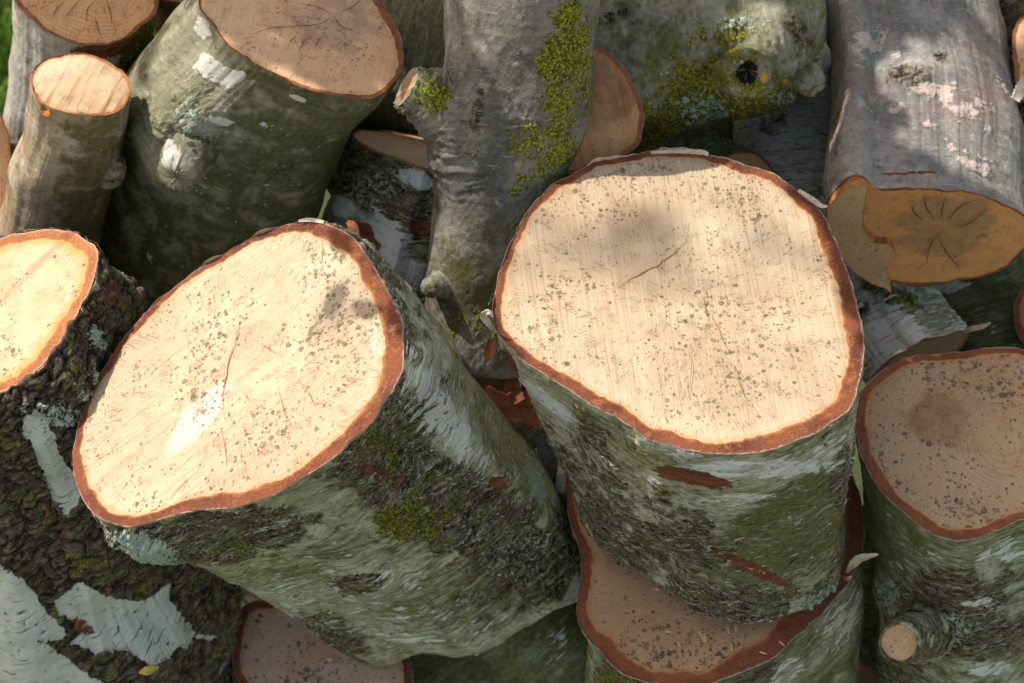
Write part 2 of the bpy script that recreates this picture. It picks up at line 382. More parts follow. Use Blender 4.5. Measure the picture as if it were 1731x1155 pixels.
    if wr:
        wv = s.noise(s.map(s.warp(q, 40, 0.02), (22, 330, 1), (1, 2, 3)), 1.0, 3, 0.6)
        h = s.add(h, s.mul(s.mul(s.sub(wv, 0.5), s.at('wrinkle')), wr))
    h = s.mul(h, s.ss(v, 0.0, 0.005, 0.35, 1.0))
    s.disp(h)
    s.bump(s.noise(s.map(q, (0.7, 1.2, 1)), 850, 4, 0.7), 0.9, 0.0011)
    return s.m

def flat_mat(name, c, c2=None, sc=60, rough=0.8, bump=0.3):
    s = NT(name); g = s.n('TexCoord').outputs['Object']
    nz = s.noise(g, sc, 4); col = s.mix(s.ss(nz, 0.35, 0.65), c, c2 or tuple(k * 0.6 for k in c))
    col = s.mulc(s.ss(s.noise(g, sc * 5, 3), 0.5, 0.7, 0, 0.5), col, (0.4, 0.35, 0.3))
    s.l(col, s.b.inputs['Base Color']); s.b.inputs['Roughness'].default_value = rough; s.bump(s.noise(g, sc * 6, 3), bump, 0.001)
    return s.m

ATT = ('algae', 'white', 'crust', 'moss', 'lichen', 'gold', 'red', 'wrinkle', 'hole')
def blobs(px, py, lst, soft=1.0):
    m = np.zeros(len(px))
    for b in lst:
        if isinstance(b[0], (tuple, list)):           # a traced patch: signed distance to its outline
            q = np.array(b, float); ins = np.zeros(len(px), bool); dm = np.full(len(px), 1e9)
            for i in range(len(q)):
                x1, y1 = q[i - 1]; x2, y2 = q[i]
                if y1 != y2: ins ^= ((y1 > py) != (y2 > py)) & (px < (x2 - x1) * (py - y1) / (y2 - y1) + x1)
                t = np.clip(((px - x1) * (x2 - x1) + (py - y1) * (y2 - y1)) / ((x2 - x1) ** 2 + (y2 - y1) ** 2), 0, 1)
                dm = np.minimum(dm, np.hypot(px - x1 - t * (x2 - x1), py - y1 - t * (y2 - y1)))
            m = np.maximum(m, np.clip(0.5 + np.where(ins, dm, -dm) / 16.0, 0, 1.1)); continue
        cx, cy, rx, ry = b[:4]; a = math.radians(b[4] if len(b) > 4 else 0); k = b[5] if len(b) > 5 else 1.0
        x = (px - cx) * math.cos(a) + (py - cy) * math.sin(a); y = -(px - cx) * math.sin(a) + (py - cy) * math.cos(a)
        d = np.sqrt((x / rx) ** 2 + (y / ry) ** 2)
        f = np.clip((1.55 - d) / 1.0, 0, 1) * k
        m = np.where(abs(f) > abs(m), f, m)
    return m

def surf_frame(px, py, z):
    return P(px, py, z)

def body(root, ring, n_face, stations, mat, masks=None, base=None, bumps=(), lump=0.004, name='bark', res=0.0016, seed=0,
         lip=0.0012, twist=0, cap=False, start_v=0.0, lumpsc=14):
    """sweep the ring (n,3 world points, centre = first station) along the stations (px, py, z, scale)"""
    S = np.array([list(P(a, b, c)) + [d] for a, b, c, d in stations])
    tot = np.linalg.norm(np.diff(S[:, :3], axis=0), axis=1).sum()
    nt = int(min(420, max(16, tot / res)))
    path, q = opencr(S, nt)
    c0 = S[0, :3]; off = ring - c0; n = len(ring)
    if cap:                                   # rounded dead end
        k = max(6, int(nt * cap)); tt = np.linspace(0, 1, k); path[-k:, 3] *= np.sqrt(np.maximum(1 - tt ** 2.6, 0.0004))
    V = path[:, None, :3] + off[None] * path[:, 3][:, None, None]
    # mesh (nt, n, 3); smooth the shape with depth
    fl = V.reshape(-1, 3)
    outd = (V - path[:, None, :3]); ln = np.linalg.norm(outd, axis=2, keepdims=True); outd = (outd / np.maximum(ln, 1e-6)).reshape(-1, 3)
    fade = np.clip(q / 0.02, 0, 1)[:, None].repeat(n, 1).reshape(-1)
    fl = fl + outd * (fbm(fl + seed * 3.1, lumpsc, seed, 3) * lump * 2 * fade)[:, None]
    px, py = proj(fl)
    facing = (outd @ BK) > -0.35
    for b in bumps:                           # (px, py, radius px, height, direction or None, squash)
        bx, by, br, bh = b[:4]; dv = b[4] if len(b) > 4 and b[4] is not None else None
        ry = br * (b[5] if len(b) > 5 else 1.0)
        d = np.sqrt(((px - bx) / br) ** 2 + ((py - by) / ry) ** 2)
        g = np.exp(-(d ** 2) * 1.6) * bh * facing * fade
        fl = fl + (outd if dv is None else nrm(C2W(dv))[None]) * g[:, None]
    seg = np.linalg.norm(np.roll(ring, -1, 0) - ring, axis=1); U = np.r_[0, np.cumsum(seg)[:-1]]
    uu = np.broadcast_to(U[None], (nt, n)).reshape(-1); vv = np.broadcast_to(q[:, None], (nt, n)).reshape(-1)
    uu = uu + vv * twist
    if lip:
        lz = np.clip(fbm(np.stack([U * 1, U * 0, U * 0 + seed], 1), 60, 5 + seed, 3) + 0.15, 0, 1) * lip * 2.2
        fl = fl.reshape(nt, n, 3); fl[0] += n_face[None] * lz[:, None]; fl = fl.reshape(-1, 3)
    px, py = proj(fl)
    at = {'loc': np.stack([uu, vv + start_v, vv * 0], 1)}
    base = base or {}; masks = masks or {}
    for a in ATT:
        m = np.full(len(fl), float(base.get(a, 0.0)))
        if a in masks:
            bb = blobs(px, py, masks[a]); m = np.clip(m + np.where(facing, bb, 0), 0, 1.2)
        if a in masks or a in base: at[a] = m
    F = grid(nt, n, True)
    return mesh(name, fl, wind(fl, F, outd), mat, root, at)

def ring_of(outline, c, n, npts, seam, jit=0.0):
    o = closed(outline, npts)
    if jit:
        p3 = np.stack([o[:, 0], o[:, 1], o[:, 0] * 0], 1); ct = o.mean(0); dr = o - ct; dr /= np.linalg.norm(dr, axis=1, keepdims=True)
        o = o + dr * (fbm(p3, 0.02, 7, 5) * jit * 2308 * 1.6)[:, None]
    if seam is not None:                       # start the ring at the side that cannot be seen
        k = int(np.argmax(o @ np.array(seam))); o = np.roll(o, -k, 0)
    return np.array([onplane(a, b, c, n) for a, b in o])

def face(root, ring, c, n, wood, rimmat, rimw, grime=None, bleach=None, pith=None, dish=0.0, nr=26):
    m = len(ring); r = ring - c; L = np.linalg.norm(r, axis=1, keepdims=True)
    px, py = proj(ring); cx, cy = proj(c[None])
    ang = np.degrees(np.arctan2(-(py - cy), px - cx)) % 360
    if isinstance(rimw, (int, float)): rimw = [(0, rimw), (360, rimw)]
    rw = np.interp(ang, [a for a, _ in rimw], [b for _, b in rimw], period=360) * FW / 1731.0
    rw = rw * (1 + 0.65 * fbm(ring, 28, 9, 4)) + 0.0012 * fbm(ring, 200, 4, 2)
    inner = c + r * (1 - rw[:, None] / L)
    ex = nrm(np.cross(UP if abs(n @ UP) < 0.9 else BK, n)); ey = np.cross(n, ex)
    ex = nrm(RT - (RT @ n) * n); ey = np.cross(n, ex)
    pc = c if pith is None else onplane(pith[0], pith[1], c, n)
    def loc(V, e): d = V - pc; return np.stack([d @ ex, d @ ey, e], 1)
    rho = np.linspace(1, 0.0, nr)
    V = (c[None, None] + (inner - c)[None] * rho[:, None, None]).reshape(-1, 3)
    e = ((1 - rho)[:, None] * np.linalg.norm(inner - c, axis=1)[None]).reshape(-1)
    V = V + n * (fbm(V, 18, 2, 2) * 0.0022 * np.clip(e / 0.01, 0, 1))[:, None]
    at = {'loc': loc(V, e)}; px, py = proj(V)
    if grime: at['grime'] = blobs(px, py, grime)
    if bleach: at['bleach'] = blobs(px, py, bleach)
    mesh('cut_face', V, wind(V, grid(nr, m, True), n), wood, root, at)
    k = 14; tt = np.linspace(0, 1, k)
    V = ring[None] * tt[:, None, None] + inner[None] * (1 - tt)[:, None, None]
    V = V.reshape(-1, 3); e = tt[:, None].repeat(m, 1).reshape(-1)
    mesh('inner_bark', V, wind(V, grid(k, m, True), n), rimmat, root, {'loc': loc(V, e)})
    return inner

def add_flakes(root, bo, count, axis, size=1.0, seed=3):
    me = bo.data; n = len(me.vertices); V = np.zeros(n * 3, np.float32); N = np.zeros(n * 3, np.float32)
    me.vertices.foreach_get('co', V); me.vertices.foreach_get('normal', N); V = V.reshape(-1, 3); N = N.reshape(-1, 3)
    cr = np.zeros(n, np.float32)
    if 'crust' in me.attributes: me.attributes['crust'].data.foreach_get('value', cr)
    rs = np.random.RandomState(seed); ax = nrm(axis)
    ok = np.where((N @ BK > -0.1))[0]; pr = (0.15 + np.clip(cr[ok], 0, 1) ** 1.5); pr /= pr.sum()
    pick = rs.choice(ok, count, p=pr); VV = []; FF = []
    for i in pick:
        nn = nrm(N[i]); t = nrm(np.cross(ax, nn)); t = nrm(t + ax * rs.normal(0, 0.28)); b = np.cross(nn, t)
        L = rs.uniform(0.002, 0.0085) * size * (1.5 if rs.rand() < 0.12 else 1); w_ = rs.uniform(0.0005, 0.0016) * size; lift = rs.uniform(0.0, 0.0028); p = V[i] + nn * rs.uniform(0.0002, 0.0016); k = len(VV)
        c1 = rs.uniform(-1, 1)
        for q_ in range(4):
            f = q_ / 3; ww = w_ * (1 - 0.75 * f) * rs.uniform(0.7, 1.3); o_ = p + t * L * (f - 0.3) + nn * lift * f * f + b * c1 * 0.0012 * f * f
            VV += [o_ + b * ww + nn * 0.0004, o_ - b * ww * 0.6]
        FF += [[k + 2 * q_, k + 2 * q_ + 1, k + 2 * q_ + 3, k + 2 * q_ + 2] for q_ in range(3)]
    VV = np.array(VV) + np.array(root.location)
    mesh('bark_flakes', VV, FF, FLAKE, root)['kind'] = 'stuff'

def log(name, label, outline, centre, ncam, stations, bark, wood, rimmat, rimw, npts=420, seam=(0, -1), cat='log', group='stacked firewood logs',
        facekw=None, jit=0.0022, flakes=0, **kw):
    cx, cy, z = centre; c = P(cx, cy, z); n = nrm(C2W(ncam))
    end = stations[-1]; root = thing(name, P(end[0], end[1], end[2]), label, cat, group)
    ring = ring_of(outline, c, n, npts, seam, jit)
    st = [(cx, cy, z, 1.0)] + list(stations)
    if wood: face(root, ring, c, n, wood, rimmat, rimw, **(facekw or {}))
    if bark:
        bo = body(root, ring, n, st, bark, **kw)
        if flakes: add_flakes(root, bo, flakes, P(cx, cy, z) - P(end[0], end[1], end[2]))
    return root

def stub(root, p0, p1, r0, r1, bark, wood=None, rim=None, hollow=False, name='branch_stub', flare=1.7, seed=0, masks=None, base=None, wob=0.12):
    """short branch stump from p0 (in the trunk) to p1, optional cut end"""
    p0 = P(*p0); p1 = P(*p1); a = nrm(p1 - p0); L = np.linalg.norm(p1 - p0)
    e1 = nrm(np.cross(a, [0.3, 0.2, 1])); e2 = np.cross(a, e1); m = 72; nt = 40
    th = np.linspace(0, 2 * math.pi, m, endpoint=False); t = np.linspace(0, 1, nt)
    rr = r1 + (r0 - r1) * (1 - t) + r0 * (flare - 1) * np.exp(-t * 6)
    V = []
    for i in range(nt):
        w_ = 1 + wob * fbm(np.stack([np.cos(th), np.sin(th), th * 0 + t[i] * 1.2 + seed], 1), 1.3, seed, 3)
        V.append((p0 + a * L * t[i])[None] + (np.cos(th)[:, None] * e1 + np.sin(th)[:, None] * e2) * (rr[i] * w_)[:, None])
    V = np.array(V); ring = V[-1].copy(); rows = [V.reshape(-1, 3)]
    extra = []
    if hollow:
        for k, (s_, d_) in enumerate(((0.93, 0.0006), (0.82, 0.0012), (0.70, 0.0004), (0.58, -0.002), (0.46, -0.006), (0.30, -0.010), (0.02, -0.012))):
            extra.append(p1 + (ring - p1) * s_ + a * d_)
    elif not wood:
        for a_ in (15, 30, 45, 60, 75, 89): extra.append(p1 + (ring - p1) * math.cos(math.radians(a_)) + a * r1 * 0.55 * math.sin(math.radians(a_)))
    else:
        for s_, d_ in ((0.97, 0.0008), (0.9, 0.001)): extra.append(p1 + (ring - p1) * s_ + a * d_)
    allv = np.concatenate([V] + [np.array(extra)], 0); n_ = len(allv)
    VV = allv.reshape(-1, 3); VV = VV + a * (fbm(VV, 70, seed + 3, 3) * 0.0035)[:, None]; q = np.r_[t * L, L + 0.002 * np.arange(1, len(extra) + 1)]
    u = np.broadcast_to(th[None] * r0, (n_, m)).reshape(-1); v = np.broadcast_to(q[:, None], (n_, m)).reshape(-1) + 0.01
    at = {'loc': np.stack([u, v, v * 0], 1)}; px, py = proj(VV)
    masks = masks or {}; base = dict(base or {})
    for k in ATT:
        if k in masks or k in base or (hollow and k == 'hole'):
            mm = np.full(len(VV), float(base.get(k, 0)))
            if k in masks: mm = np.clip(mm + blobs(px, py, masks[k]), 0, 1.2)
            if k == 'hole' and hollow: mm[(nt + 4) * m:] = 0.75
            at[k] = mm
    want = np.zeros_like(VV); want[:nt * m] = V.reshape(-1, 3) - (p0[None, None] + a[None, None] * L * t[:, None, None]).repeat(m, 1).reshape(-1, 3)
    s_ = mesh(name, VV, wind(VV, grid(n_, m, True), want), bark, root, at)
    if wood:
        rg = extra[-1]; c = rg.mean(0)
        rad = np.linspace(1, 0, 10); W = (c[None, None] + (rg - c)[None] * rad[:, None, None]).reshape(-1, 3)
        W = W + a * 0.0003
        e = ((1 - rad)[:, None] * np.linalg.norm(rg - c, axis=1)[None]).reshape(-1); d = W - c
        o = mesh('cut_end', W, wind(W, grid(10, m, True), a), wood, None, {'loc': np.stack([d @ e1, d @ e2, e], 1)}, org=np.array(root.location))
        o.location = (0, 0, 0); o.parent = s_
    return s_

def strip(root, pts, widths, mat, name='bark_peel', thick=0.0006, curl=0.0, ncam=(0, 0, 1), seed=0, smooth=True):
    """thin curled strip through photo points with depth (px, py, z); a real sheet with thickness"""
    A = np.array([list(P(*p)) + [w_ * FW / 1731] for p, w_ in zip(pts, widths)])
    path, q = opencr(A, 26); n = nrm(C2W(ncam)); V = []; k = 9
    for i in range(26):
        t = nrm(path[min(i + 1, 25), :3] - path[max(i - 1, 0), :3]); s_ = nrm(np.cross(t, n)); nn = np.cross(s_, t)
        for j in range(k):
            f = j / (k - 1) - 0.5; wv = path[i, 3] * (1 + 0.25 * math.sin(i * 1.9 + seed) * abs(f))
            V.append(path[i, :3] + s_ * f * wv + nn * (curl * (f * 2) ** 2 * path[i, 3]))
    V = np.array(V); o = mesh(name, V, grid(26, k, False), mat, root, smooth=smooth)
    md = o.modifiers.new('thick', 'SOLIDIFY'); md.thickness = thick; md.offset = 0
    return o

def crack(root, pts, wpx, c, n, mat):
    pts = np.array(pts, float); A = np.array([list(onplane(a, b, c, n)) for a, b in pts]); path, q = opencr(A, 60)
    t = np.gradient(path, axis=0); t /= np.linalg.norm(t, axis=1, keepdims=True); s_ = np.cross(t, n)
    f = np.linspace(0, 1, 60); wd = wpx * FW / 1731 * 0.5 * np.sin(np.pi * np.clip(f, 0.02, 0.98)) ** 0.6 * (0.75 + 0.8 * np.abs(fbm(path, 300, 2, 2)))
    path = path + s_ * (fbm(path, 160, 3, 2) * 0.0012)[:, None] + n * 0.0012
    V = np.concatenate([path + s_ * wd[:, None], path - s_ * wd[:, None]])
    i = np.arange(59); F = np.stack([i, i + 1, i + 61, i + 60], 1)
    return mesh('drying_crack', V, F, mat, root, smooth=False)


fk = NT('bark_flake'); fq = fk.n('TexCoord').outputs['Object']; fr = fk.rgb(fk.vor(fq, 260)[1])
fc = fk.mix(fk.ss(fr[0], 0.35, 0.75), (0.16, 0.14, 0.09), (0.50, 0.49, 0.42)); fc = fk.mix(fk.ss(fr[1], 0.75, 0.85), fc, (0.30, 0.17, 0.10))
fk.l(fc, fk.b.inputs['Base Color']); FLAKE = fk.m
# ------------------------------------------------------------------ setting
root_lawn = None
gm = NT('lawn_soil'); gq = gm.n('TexCoord').outputs['Object']
gm.l(gm.mix(gm.ss(gm.noise(gq, 3, 5), 0.35, 0.65), (0.045, 0.075, 0.015), (0.035, 0.03, 0.018)), gm.b.inputs['Base Color'])
gm.bump(gm.noise(gq, 60, 5), 0.6, 0.01)
V = np.array([(-60, -60, 0), (60, -60, 0), (60, 60, 0), (-60, 60, 0)], float)
g_ = mesh('ground', V, [[0, 1, 2, 3]], gm.m, None, smooth=False); g_['kind'] = 'structure'

gb = NT('grass_blade'); gi = gb.n('ObjectInfo'); gp = gb.n('TexCoord').outputs['Object']
gb.l(gb.mix(gb.noise(gp, 25, 2), (0.09, 0.19, 0.015), (0.20, 0.33, 0.04)), gb.b.inputs['Base Color']); gb.b.inputs['Roughness'].default_value = 0.5
def grass():
    rs = np.random.RandomState(5); n = 26000
    # patches of lawn seen past the left end of the pile
    cx = rs.uniform(-1.0, -0.30, n); cy = rs.uniform(-0.75, 1.4, n)
    h = rs.uniform(0.03, 0.075, n); a = rs.uniform(0, 2 * np.pi, n); wd = rs.uniform(0.0012, 0.0026, n); le = rs.uniform(0.1, 0.7, n) * h
    dx = np.cos(a); dy = np.sin(a); b = np.stack([cx, cy, cx * 0], 1); s_ = np.stack([-dy, dx, dx * 0], 1) * wd[:, None]
    d = np.stack([dx, dy, dx * 0], 1); z = np.array([0, 0, 1.0])
    m_ = b + d * (le * 0.35)[:, None] + z * (h * 0.6)[:, None]; t_ = b + d * le[:, None] + z * h[:, None]
    V = np.stack([b - s_, b + s_, m_ + s_ * 0.8, m_ - s_ * 0.8, t_, t_ + s_ * 0.1], 1).reshape(-1, 3)
    i = np.arange(n)[:, None] * 6
    F = np.concatenate([i + np.array([[0, 1, 2, 3]]), i + np.array([[3, 2, 5, 4]])], 0)
    o = mesh('grass', V, F, gb.m, None, smooth=False); o['kind'] = 'stuff'
    tag(o, 'bright green blurred grass beyond the left edge of the log pile', 'grass')
grass()

RIM1 = rim_mat('rim_birch', 1)
RIM2 = rim_mat('rim_birch_shade', 2, a=(0.30, 0.10, 0.04), b=(0.20, 0.06, 0.03))
RIM3 = rim_mat('rim_cherry', 3, a=(0.26, 0.10, 0.04), b=(0.17, 0.06, 0.03))
RIMO = rim_mat('rim_orange', 4, a=(0.38, 0.15, 0.055), b=(0.28, 0.10, 0.04), outer=(0.42, 0.22, 0.16), light=(0.70, 0.38, 0.18))
PAPER = flat_mat('loose_paper_bark', (0.60, 0.52, 0.43), (0.45, 0.36, 0.28), 90)
REDB = flat_mat('peeled_inner_bark', (0.26, 0.085, 0.035), (0.13, 0.045, 0.02), 70)
CRK = flat_mat('crack_wood', (0.44, 0.19, 0.06), (0.28, 0.11, 0.035), 200)
CRKD = flat_mat('crack_dark_wood', (0.09, 0.045, 0.02), (0.05, 0.025, 0.012), 200)
CHIP = flat_mat('wood_chip', (0.68, 0.52, 0.32), (0.55, 0.38, 0.2), 200)

# ------------------------------------------------------------------ A: the tall centre birch log
A_OUT = [(832,520),(838,470),(855,420),(880,375),(915,330),(960,298),(1010,275),(1060,263),(1110,257),(1165,257),(1210,266),(1260,281),(1310,300),(1350,323),(1385,352),(1405,390),(1425,440),(1440,490),(1455,540),(1458,600),(1450,650),(1435,690),(1400,720),(1350,745),(1290,762),(1220,768),(1160,762),(1110,745),(1060,718),(1000,685),(950,655),(905,625),(870,595),(845,570),(834,548)]
W_A = wood_mat('wood_centre', 1, saw=-6, sawk=0.5, spots=0.55, stain=0.18, cracks=0.5, rings=0.06, grime=0.8, cream=(0.44,0.325,0.215))
B_A = bark_mat('bark_centre', 1, c1=(0.52,0.51,0.38), c2=(0.31,0.30,0.15), crusth=0.007, flecks=0.9)
nA = (0.0, 0.574, 0.819)
rA = log('birch_log', 'large upright birch log in the centre, round pale sunlit face with an orange crack', A_OUT, (1145,515,0), nA,
    [(1160,610,-0.045,0.93),(1180,720,-0.088,0.86),(1208,862,-0.146,0.76)], B_A, W_A, RIM1,
    [(0,24),(45,22),(70,17),(90,15),(120,13),(150,13),(180,14),(200,18),(235,20),(270,23),(300,24),(330,28)], npts=760, cat='birch log',
    facekw=dict(grime=[(1235,340,90,26,20,1.0),(1330,640,60,25,0,.6),(1190,640,110,55,20,.55),(1290,655,50,26,0,.8),(1410,430,26,10,-25,.9),(1385,585,55,14,-8,.7),(1360,510,25,40,0,.5),(960,420,60,20,60,.4)], nr=40),
    base=dict(algae=0.36, crust=0.27),
    masks=dict(algae=[(1300,930,170,60,-25,.55),(1330,860,140,30,-30,.6),(900,640,60,20,35,-.4)],
               white=[(1250,795,180,20,-3,.6),(1130,760,90,14,20,.5),(1400,760,60,22,-40,.4),(1230,845,90,12,-5,.5),(1010,760,40,60,60,.3),(930,680,60,12,40,.75)],
               crust=[(1100,900,170,70,20,.42),(1180,1020,200,40,0,.5),(1250,795,190,26,-3,-.5),(1340,890,110,50,-35,-.35),(1425,810,26,60,10,.4),(1000,820,60,120,-30,.3)],
               lichen=[(1395,1010,50,24,-30,.6),(1340,880,30,14,0,.45),(1180,870,150,60,0,.12)], moss=[(1240,900,60,30,0,.3),(1150,920,120,50,0,.25)],
               red=[(1170,808,66,13,12,1.0),(1272,962,64,9,25,1.0),(862,625,12,40,-20,.8)]),
    bumps=[(1215,830,150,0.004,None,.3),(1260,985,90,0.006,None,.3),(1050,870,90,0.006)], lump=0.006, seed=1, lip=0.0026, flakes=800)
cA = P(1145,515,0); nnA = nrm(C2W(nA))
crack(rA, [(1032,492),(1058,478),(1082,465),(1100,455),(1112,452),(1120,443),(1140,428),(1165,402)], 2.3, cA, nnA, CRK)
for c_ in ([(1375,440),(1395,425),(1412,415)], [(1385,455),(1400,444),(1415,436)], [(1200,530),(1215,560),(1232,600)], [(1185,500),(1192,520),(1197,540)], [(1240,615),(1250,650),(1262,680)], [(1165,590),(1168,620),(1166,660)]):
    crack(rA, c_, 1.3, cA, nnA, CRK)
strip(rA, [(836,560,0.004),(824,545,0.012),(818,534,0.02),(826,528,0.028),(833,536,0.026)], [6,10,12,8,3], PAPER, curl=0.3)
strip(rA, [(1350,322,-0.052),(1372,336,-0.05),(1388,348,-0.045),(1399,349,-0.04)], [5,8,7,3], PAPER, curl=0.2)
strip(rA, [(1100,258,-0.078),(1150,256,-0.076),(1190,258,-0.07),(1196,264,-0.07)], [4,7,8,3], PAPER, curl=0.2)
strip(rA, [(832,575,-0.012),(828,595,-0.008),(826,605,-0.008)], [14,20,16], REDB, curl=0.2, seed=6)

# ------------------------------------------------------------------ B: the big leaning birch log, left of centre
B_OUT = [(125,800),(125,760),(135,710),(150,665),(175,620),(210,570),(250,525),(300,480),(360,440),(420,405),(470,383),(510,375),(550,378),(585,395),(615,425),(640,465),(662,505),(678,545),(685,585),(680,625),(660,665),(640,700),(610,735),(575,765),(535,795),(490,825),(440,850),(390,860),(330,865),(280,875),(230,888),(190,885),(155,865),(135,835)]
W_B = wood_mat('wood_leaning', 2, saw=62, sawk=0.48, spots=0.62, stain=0.16, cracks=0.6, rings=0.06, whites=0.45, grime=0.7, cream=(0.46,0.35,0.24))
B_B = bark_mat('bark_leaning', 2, c1=(0.50,0.51,0.36), c2=(0.32,0.32,0.16), crusth=0.009, flecks=0.85, lent=0.9, lip=(0.50,0.36,0.26))
nB = (-0.45, 0.40, 0.80)
rB = log('birch_log', 'thick leaning birch log left of centre, bright oval spotted face, mossy bark below', B_OUT, (400,640,0), nB,
    [(490,700,-0.07,0.98),(610,800,-0.15,0.92),(742,925,-0.245,0.84),(770,950,-0.262,0.80)], B_B, W_B, RIM1,
    [(0,36),(35,32),(50,26),(80,14),(120,13),(160,16),(200,20),(240,26),(270,28),(300,26),(330,30)], npts=820, cat='birch log',
    facekw=dict(grime=[(545,540,30,22,0,.7),(470,590,45,22,-20,.35),(640,600,18,50,0,.35),(520,410,60,20,20,.4),(320,560,60,18,0,.4)],
                bleach=[(335,705,75,22,-50,1.0),(560,480,80,110,10,.42),(650,570,40,60,0,.5),(240,730,60,30,-40,.3)], nr=40),
    base=dict(algae=0.30, crust=0.18, white=0.1),
    masks=dict(crust=[(640,720,120,110,30,.6),(800,880,190,70,35,.7),(330,905,170,38,-5,.95),(230,935,70,60,20,.9),(640,500,40,140,-30,.6),(960,920,45,70,0,.7),(610,985,42,16,-5,.9),(560,1080,70,36,10,.6),(700,850,120,60,30,.55),(850,1000,90,40,-25,.3)],
               white=[(750,700,36,130,-32,.55),(560,1000,200,60,-8,.28),(700,1060,120,40,-8,.32),(480,880,60,16,-30,.3),(170,900,20,8,0,.5),(700,690,22,40,-20,.4)],
               algae=[(600,940,160,30,-12,.25),(740,900,120,50,30,.3),(780,1010,150,60,-20,.35)],
               moss=[(690,880,80,40,-10,.62),(640,760,70,40,20,.5),(420,930,80,25,0,.4),(940,1040,40,20,0,.5)],
               lichen=[(245,925,60,26,20,.8),(905,810,16,50,-20,.75),(880,940,60,60,0,.36),(720,780,60,30,0,.3)],
               red=[(840,815,16,9,0,.9),(770,960,40,26,20,.42),(640,800,60,16,20,.55),(830,960,90,50,20,.3)],
               hole=[(612,990,42,12,-10,.4)], algae2=[]),
    bumps=[(250,935,50,0.014),(300,915,30,0.008),(200,905,30,0.008),(360,905,50,0.008),(760,790,110,0.010,None,.35),(860,840,60,0.006),(640,520,60,0.004),(700,640,40,0.005),(620,990,60,0.006,None,.5),(960,930,60,0.008),(930,1030,50,0.010),(690,760,50,-0.006),(720,880,90,0.006,None,.6),(700,600,30,0.008),(740,680,32,0.010),(790,745,32,0.010),(840,800,30,0.012),(700,770,50,-0.008),(800,830,50,-0.006)],
    lump=0.008, seed=2, lip=0.003, jit=0.0016, flakes=900)
cB = P(400,640,0); nnB = nrm(C2W(nB))
crack(rB, [(406,545),(398,580),(388,610),(385,630),(378,665),(376,700)], 2.2, cB, nnB, CRK)
for c_ in ([(345,672),(335,695),(322,715)], [(375,725),(382,760),(384,790)], [(470,650),(480,690),(492,720)], [(505,640),(522,665),(535,690)], [(440,580),(455,590),(470,600)], [(330,800),(300,830),(285,850)]):
    crack(rB, c_, 1.3, cB, nnB, CRK)
strip(rB, [(672,600,0.030),(690,612,0.034),(684,625,0.038),(672,640,0.04)], [4,9,9,4], PAPER, curl=0.3)
strip(rB, [(505,374,-0.03),(525,372,-0.028),(548,376,-0.022)], [3,7,5], PAPER, curl=0.2)

# ------------------------------------------------------------------ C: dark rough log at the left edge
C_OUT = [(0,402),(50,388),(100,385),(140,400),(165,420),(168,455),(150,500),(125,545),(95,590),(60,625),(20,655),(0,665),(-60,690),(-130,690),(-190,650),(-215,590),(-200,520),(-150,455),(-70,415)]
W_C = wood_mat('wood_left', 3, saw=40, sawk=0.12, spots=0.42, stain=0.12, cracks=0.1, edge=(0.56,0.29,0.08), edge_w=0.011, edge_k=0.85, rings=0.05, cream=(0.49,0.39,0.23), pale=(0.53,0.44,0.29))
B_C = bark_mat('bark_left', 3, c1=(0.40,0.43,0.38), c2=(0.16,0.17,0.10), crust1=(0.06,0.045,0.032), crust2=(0.17,0.135,0.10), fib=0.15, wst=0.2, crusth=0.014, flecks=0.1, lent=1.0, lip=(0.50,0.33,0.25), crack=75, whitec=(0.58,0.61,0.55))
rC = log('birch_log', 'dark crusty birch log at the left edge, glowing cream face and torn white bark patches', C_OUT, (-20,530,-0.075), (-0.35,0.42,0.84),
    [(30,660,-0.13,1.16),(80,850,-0.20,1.38),(135,1060,-0.28,1.42),(180,1260,-0.36,1.42)], B_C, W_C, RIMO,
    [(0,22),(40,26),(90,16),(180,20),(300,20),(340,24)], npts=700, cat='birch log', base=dict(crust=0.80, algae=0.3, red=0.0),
    masks=dict(white=[[(45,700),(75,698),(88,732),(105,775),(130,810),(134,850),(112,866),(94,832),(72,800),(58,762),(38,725)],
               [(-80,930),(0,948),(22,966),(60,1000),(76,1032),(112,1072),(66,1082),(94,1102),(134,1122),(176,1160),(-80,1180)],
               [(88,1013),(135,985),(170,1000),(215,1012),(243,1020),(262,1000),(282,982),(290,1020),(322,1055),(326,1086),(300,1100),(252,1126),(200,1096),(160,1096),(116,1088),(136,1066),(112,1040)], (345,1076,18,5,0,1.0)],
               moss=[(30,740,60,30,0,.3),(200,960,120,30,10,.3),(210,700,30,40,0,.3),(330,1120,100,40,0,.3)],
               lichen=[(160,570,14,24,-30,.75),(95,700,60,22,10,.6),(150,650,40,40,0,.4)],
               red=[(90,870,16,60,-35,.45),(190,500,26,26,0,.55),(140,1060,14,30,-50,.6)]),
    bumps=[(210,510,60,0.008),(120,640,70,0.006),(60,860,40,0.006),(160,930,70,0.008,None,.4)], lump=0.012, seed=3, lip=0.004, jit=0.003)
leafm = flat_mat('yellow_leaf', (0.45,0.36,0.08), (0.3,0.25,0.05), 80)
def leaf_chip(pts, wd, mat, name, label, cat, group=None, thick=0.001, ncam=(0,0,1)):
    r_ = P(*pts[1]); o = strip(None, pts, wd, mat, name=name, thick=thick, curl=0.12, ncam=ncam)
    me = o.data; co_ = np.zeros(len(me.vertices) * 3, np.float32); me.vertices.foreach_get('co', co_)
    co_ = (co_.reshape(-1, 3) - r_).astype(np.float32); me.vertices.foreach_set('co', co_.ravel()); o.location = r_
    return tag(o, label, cat, group)
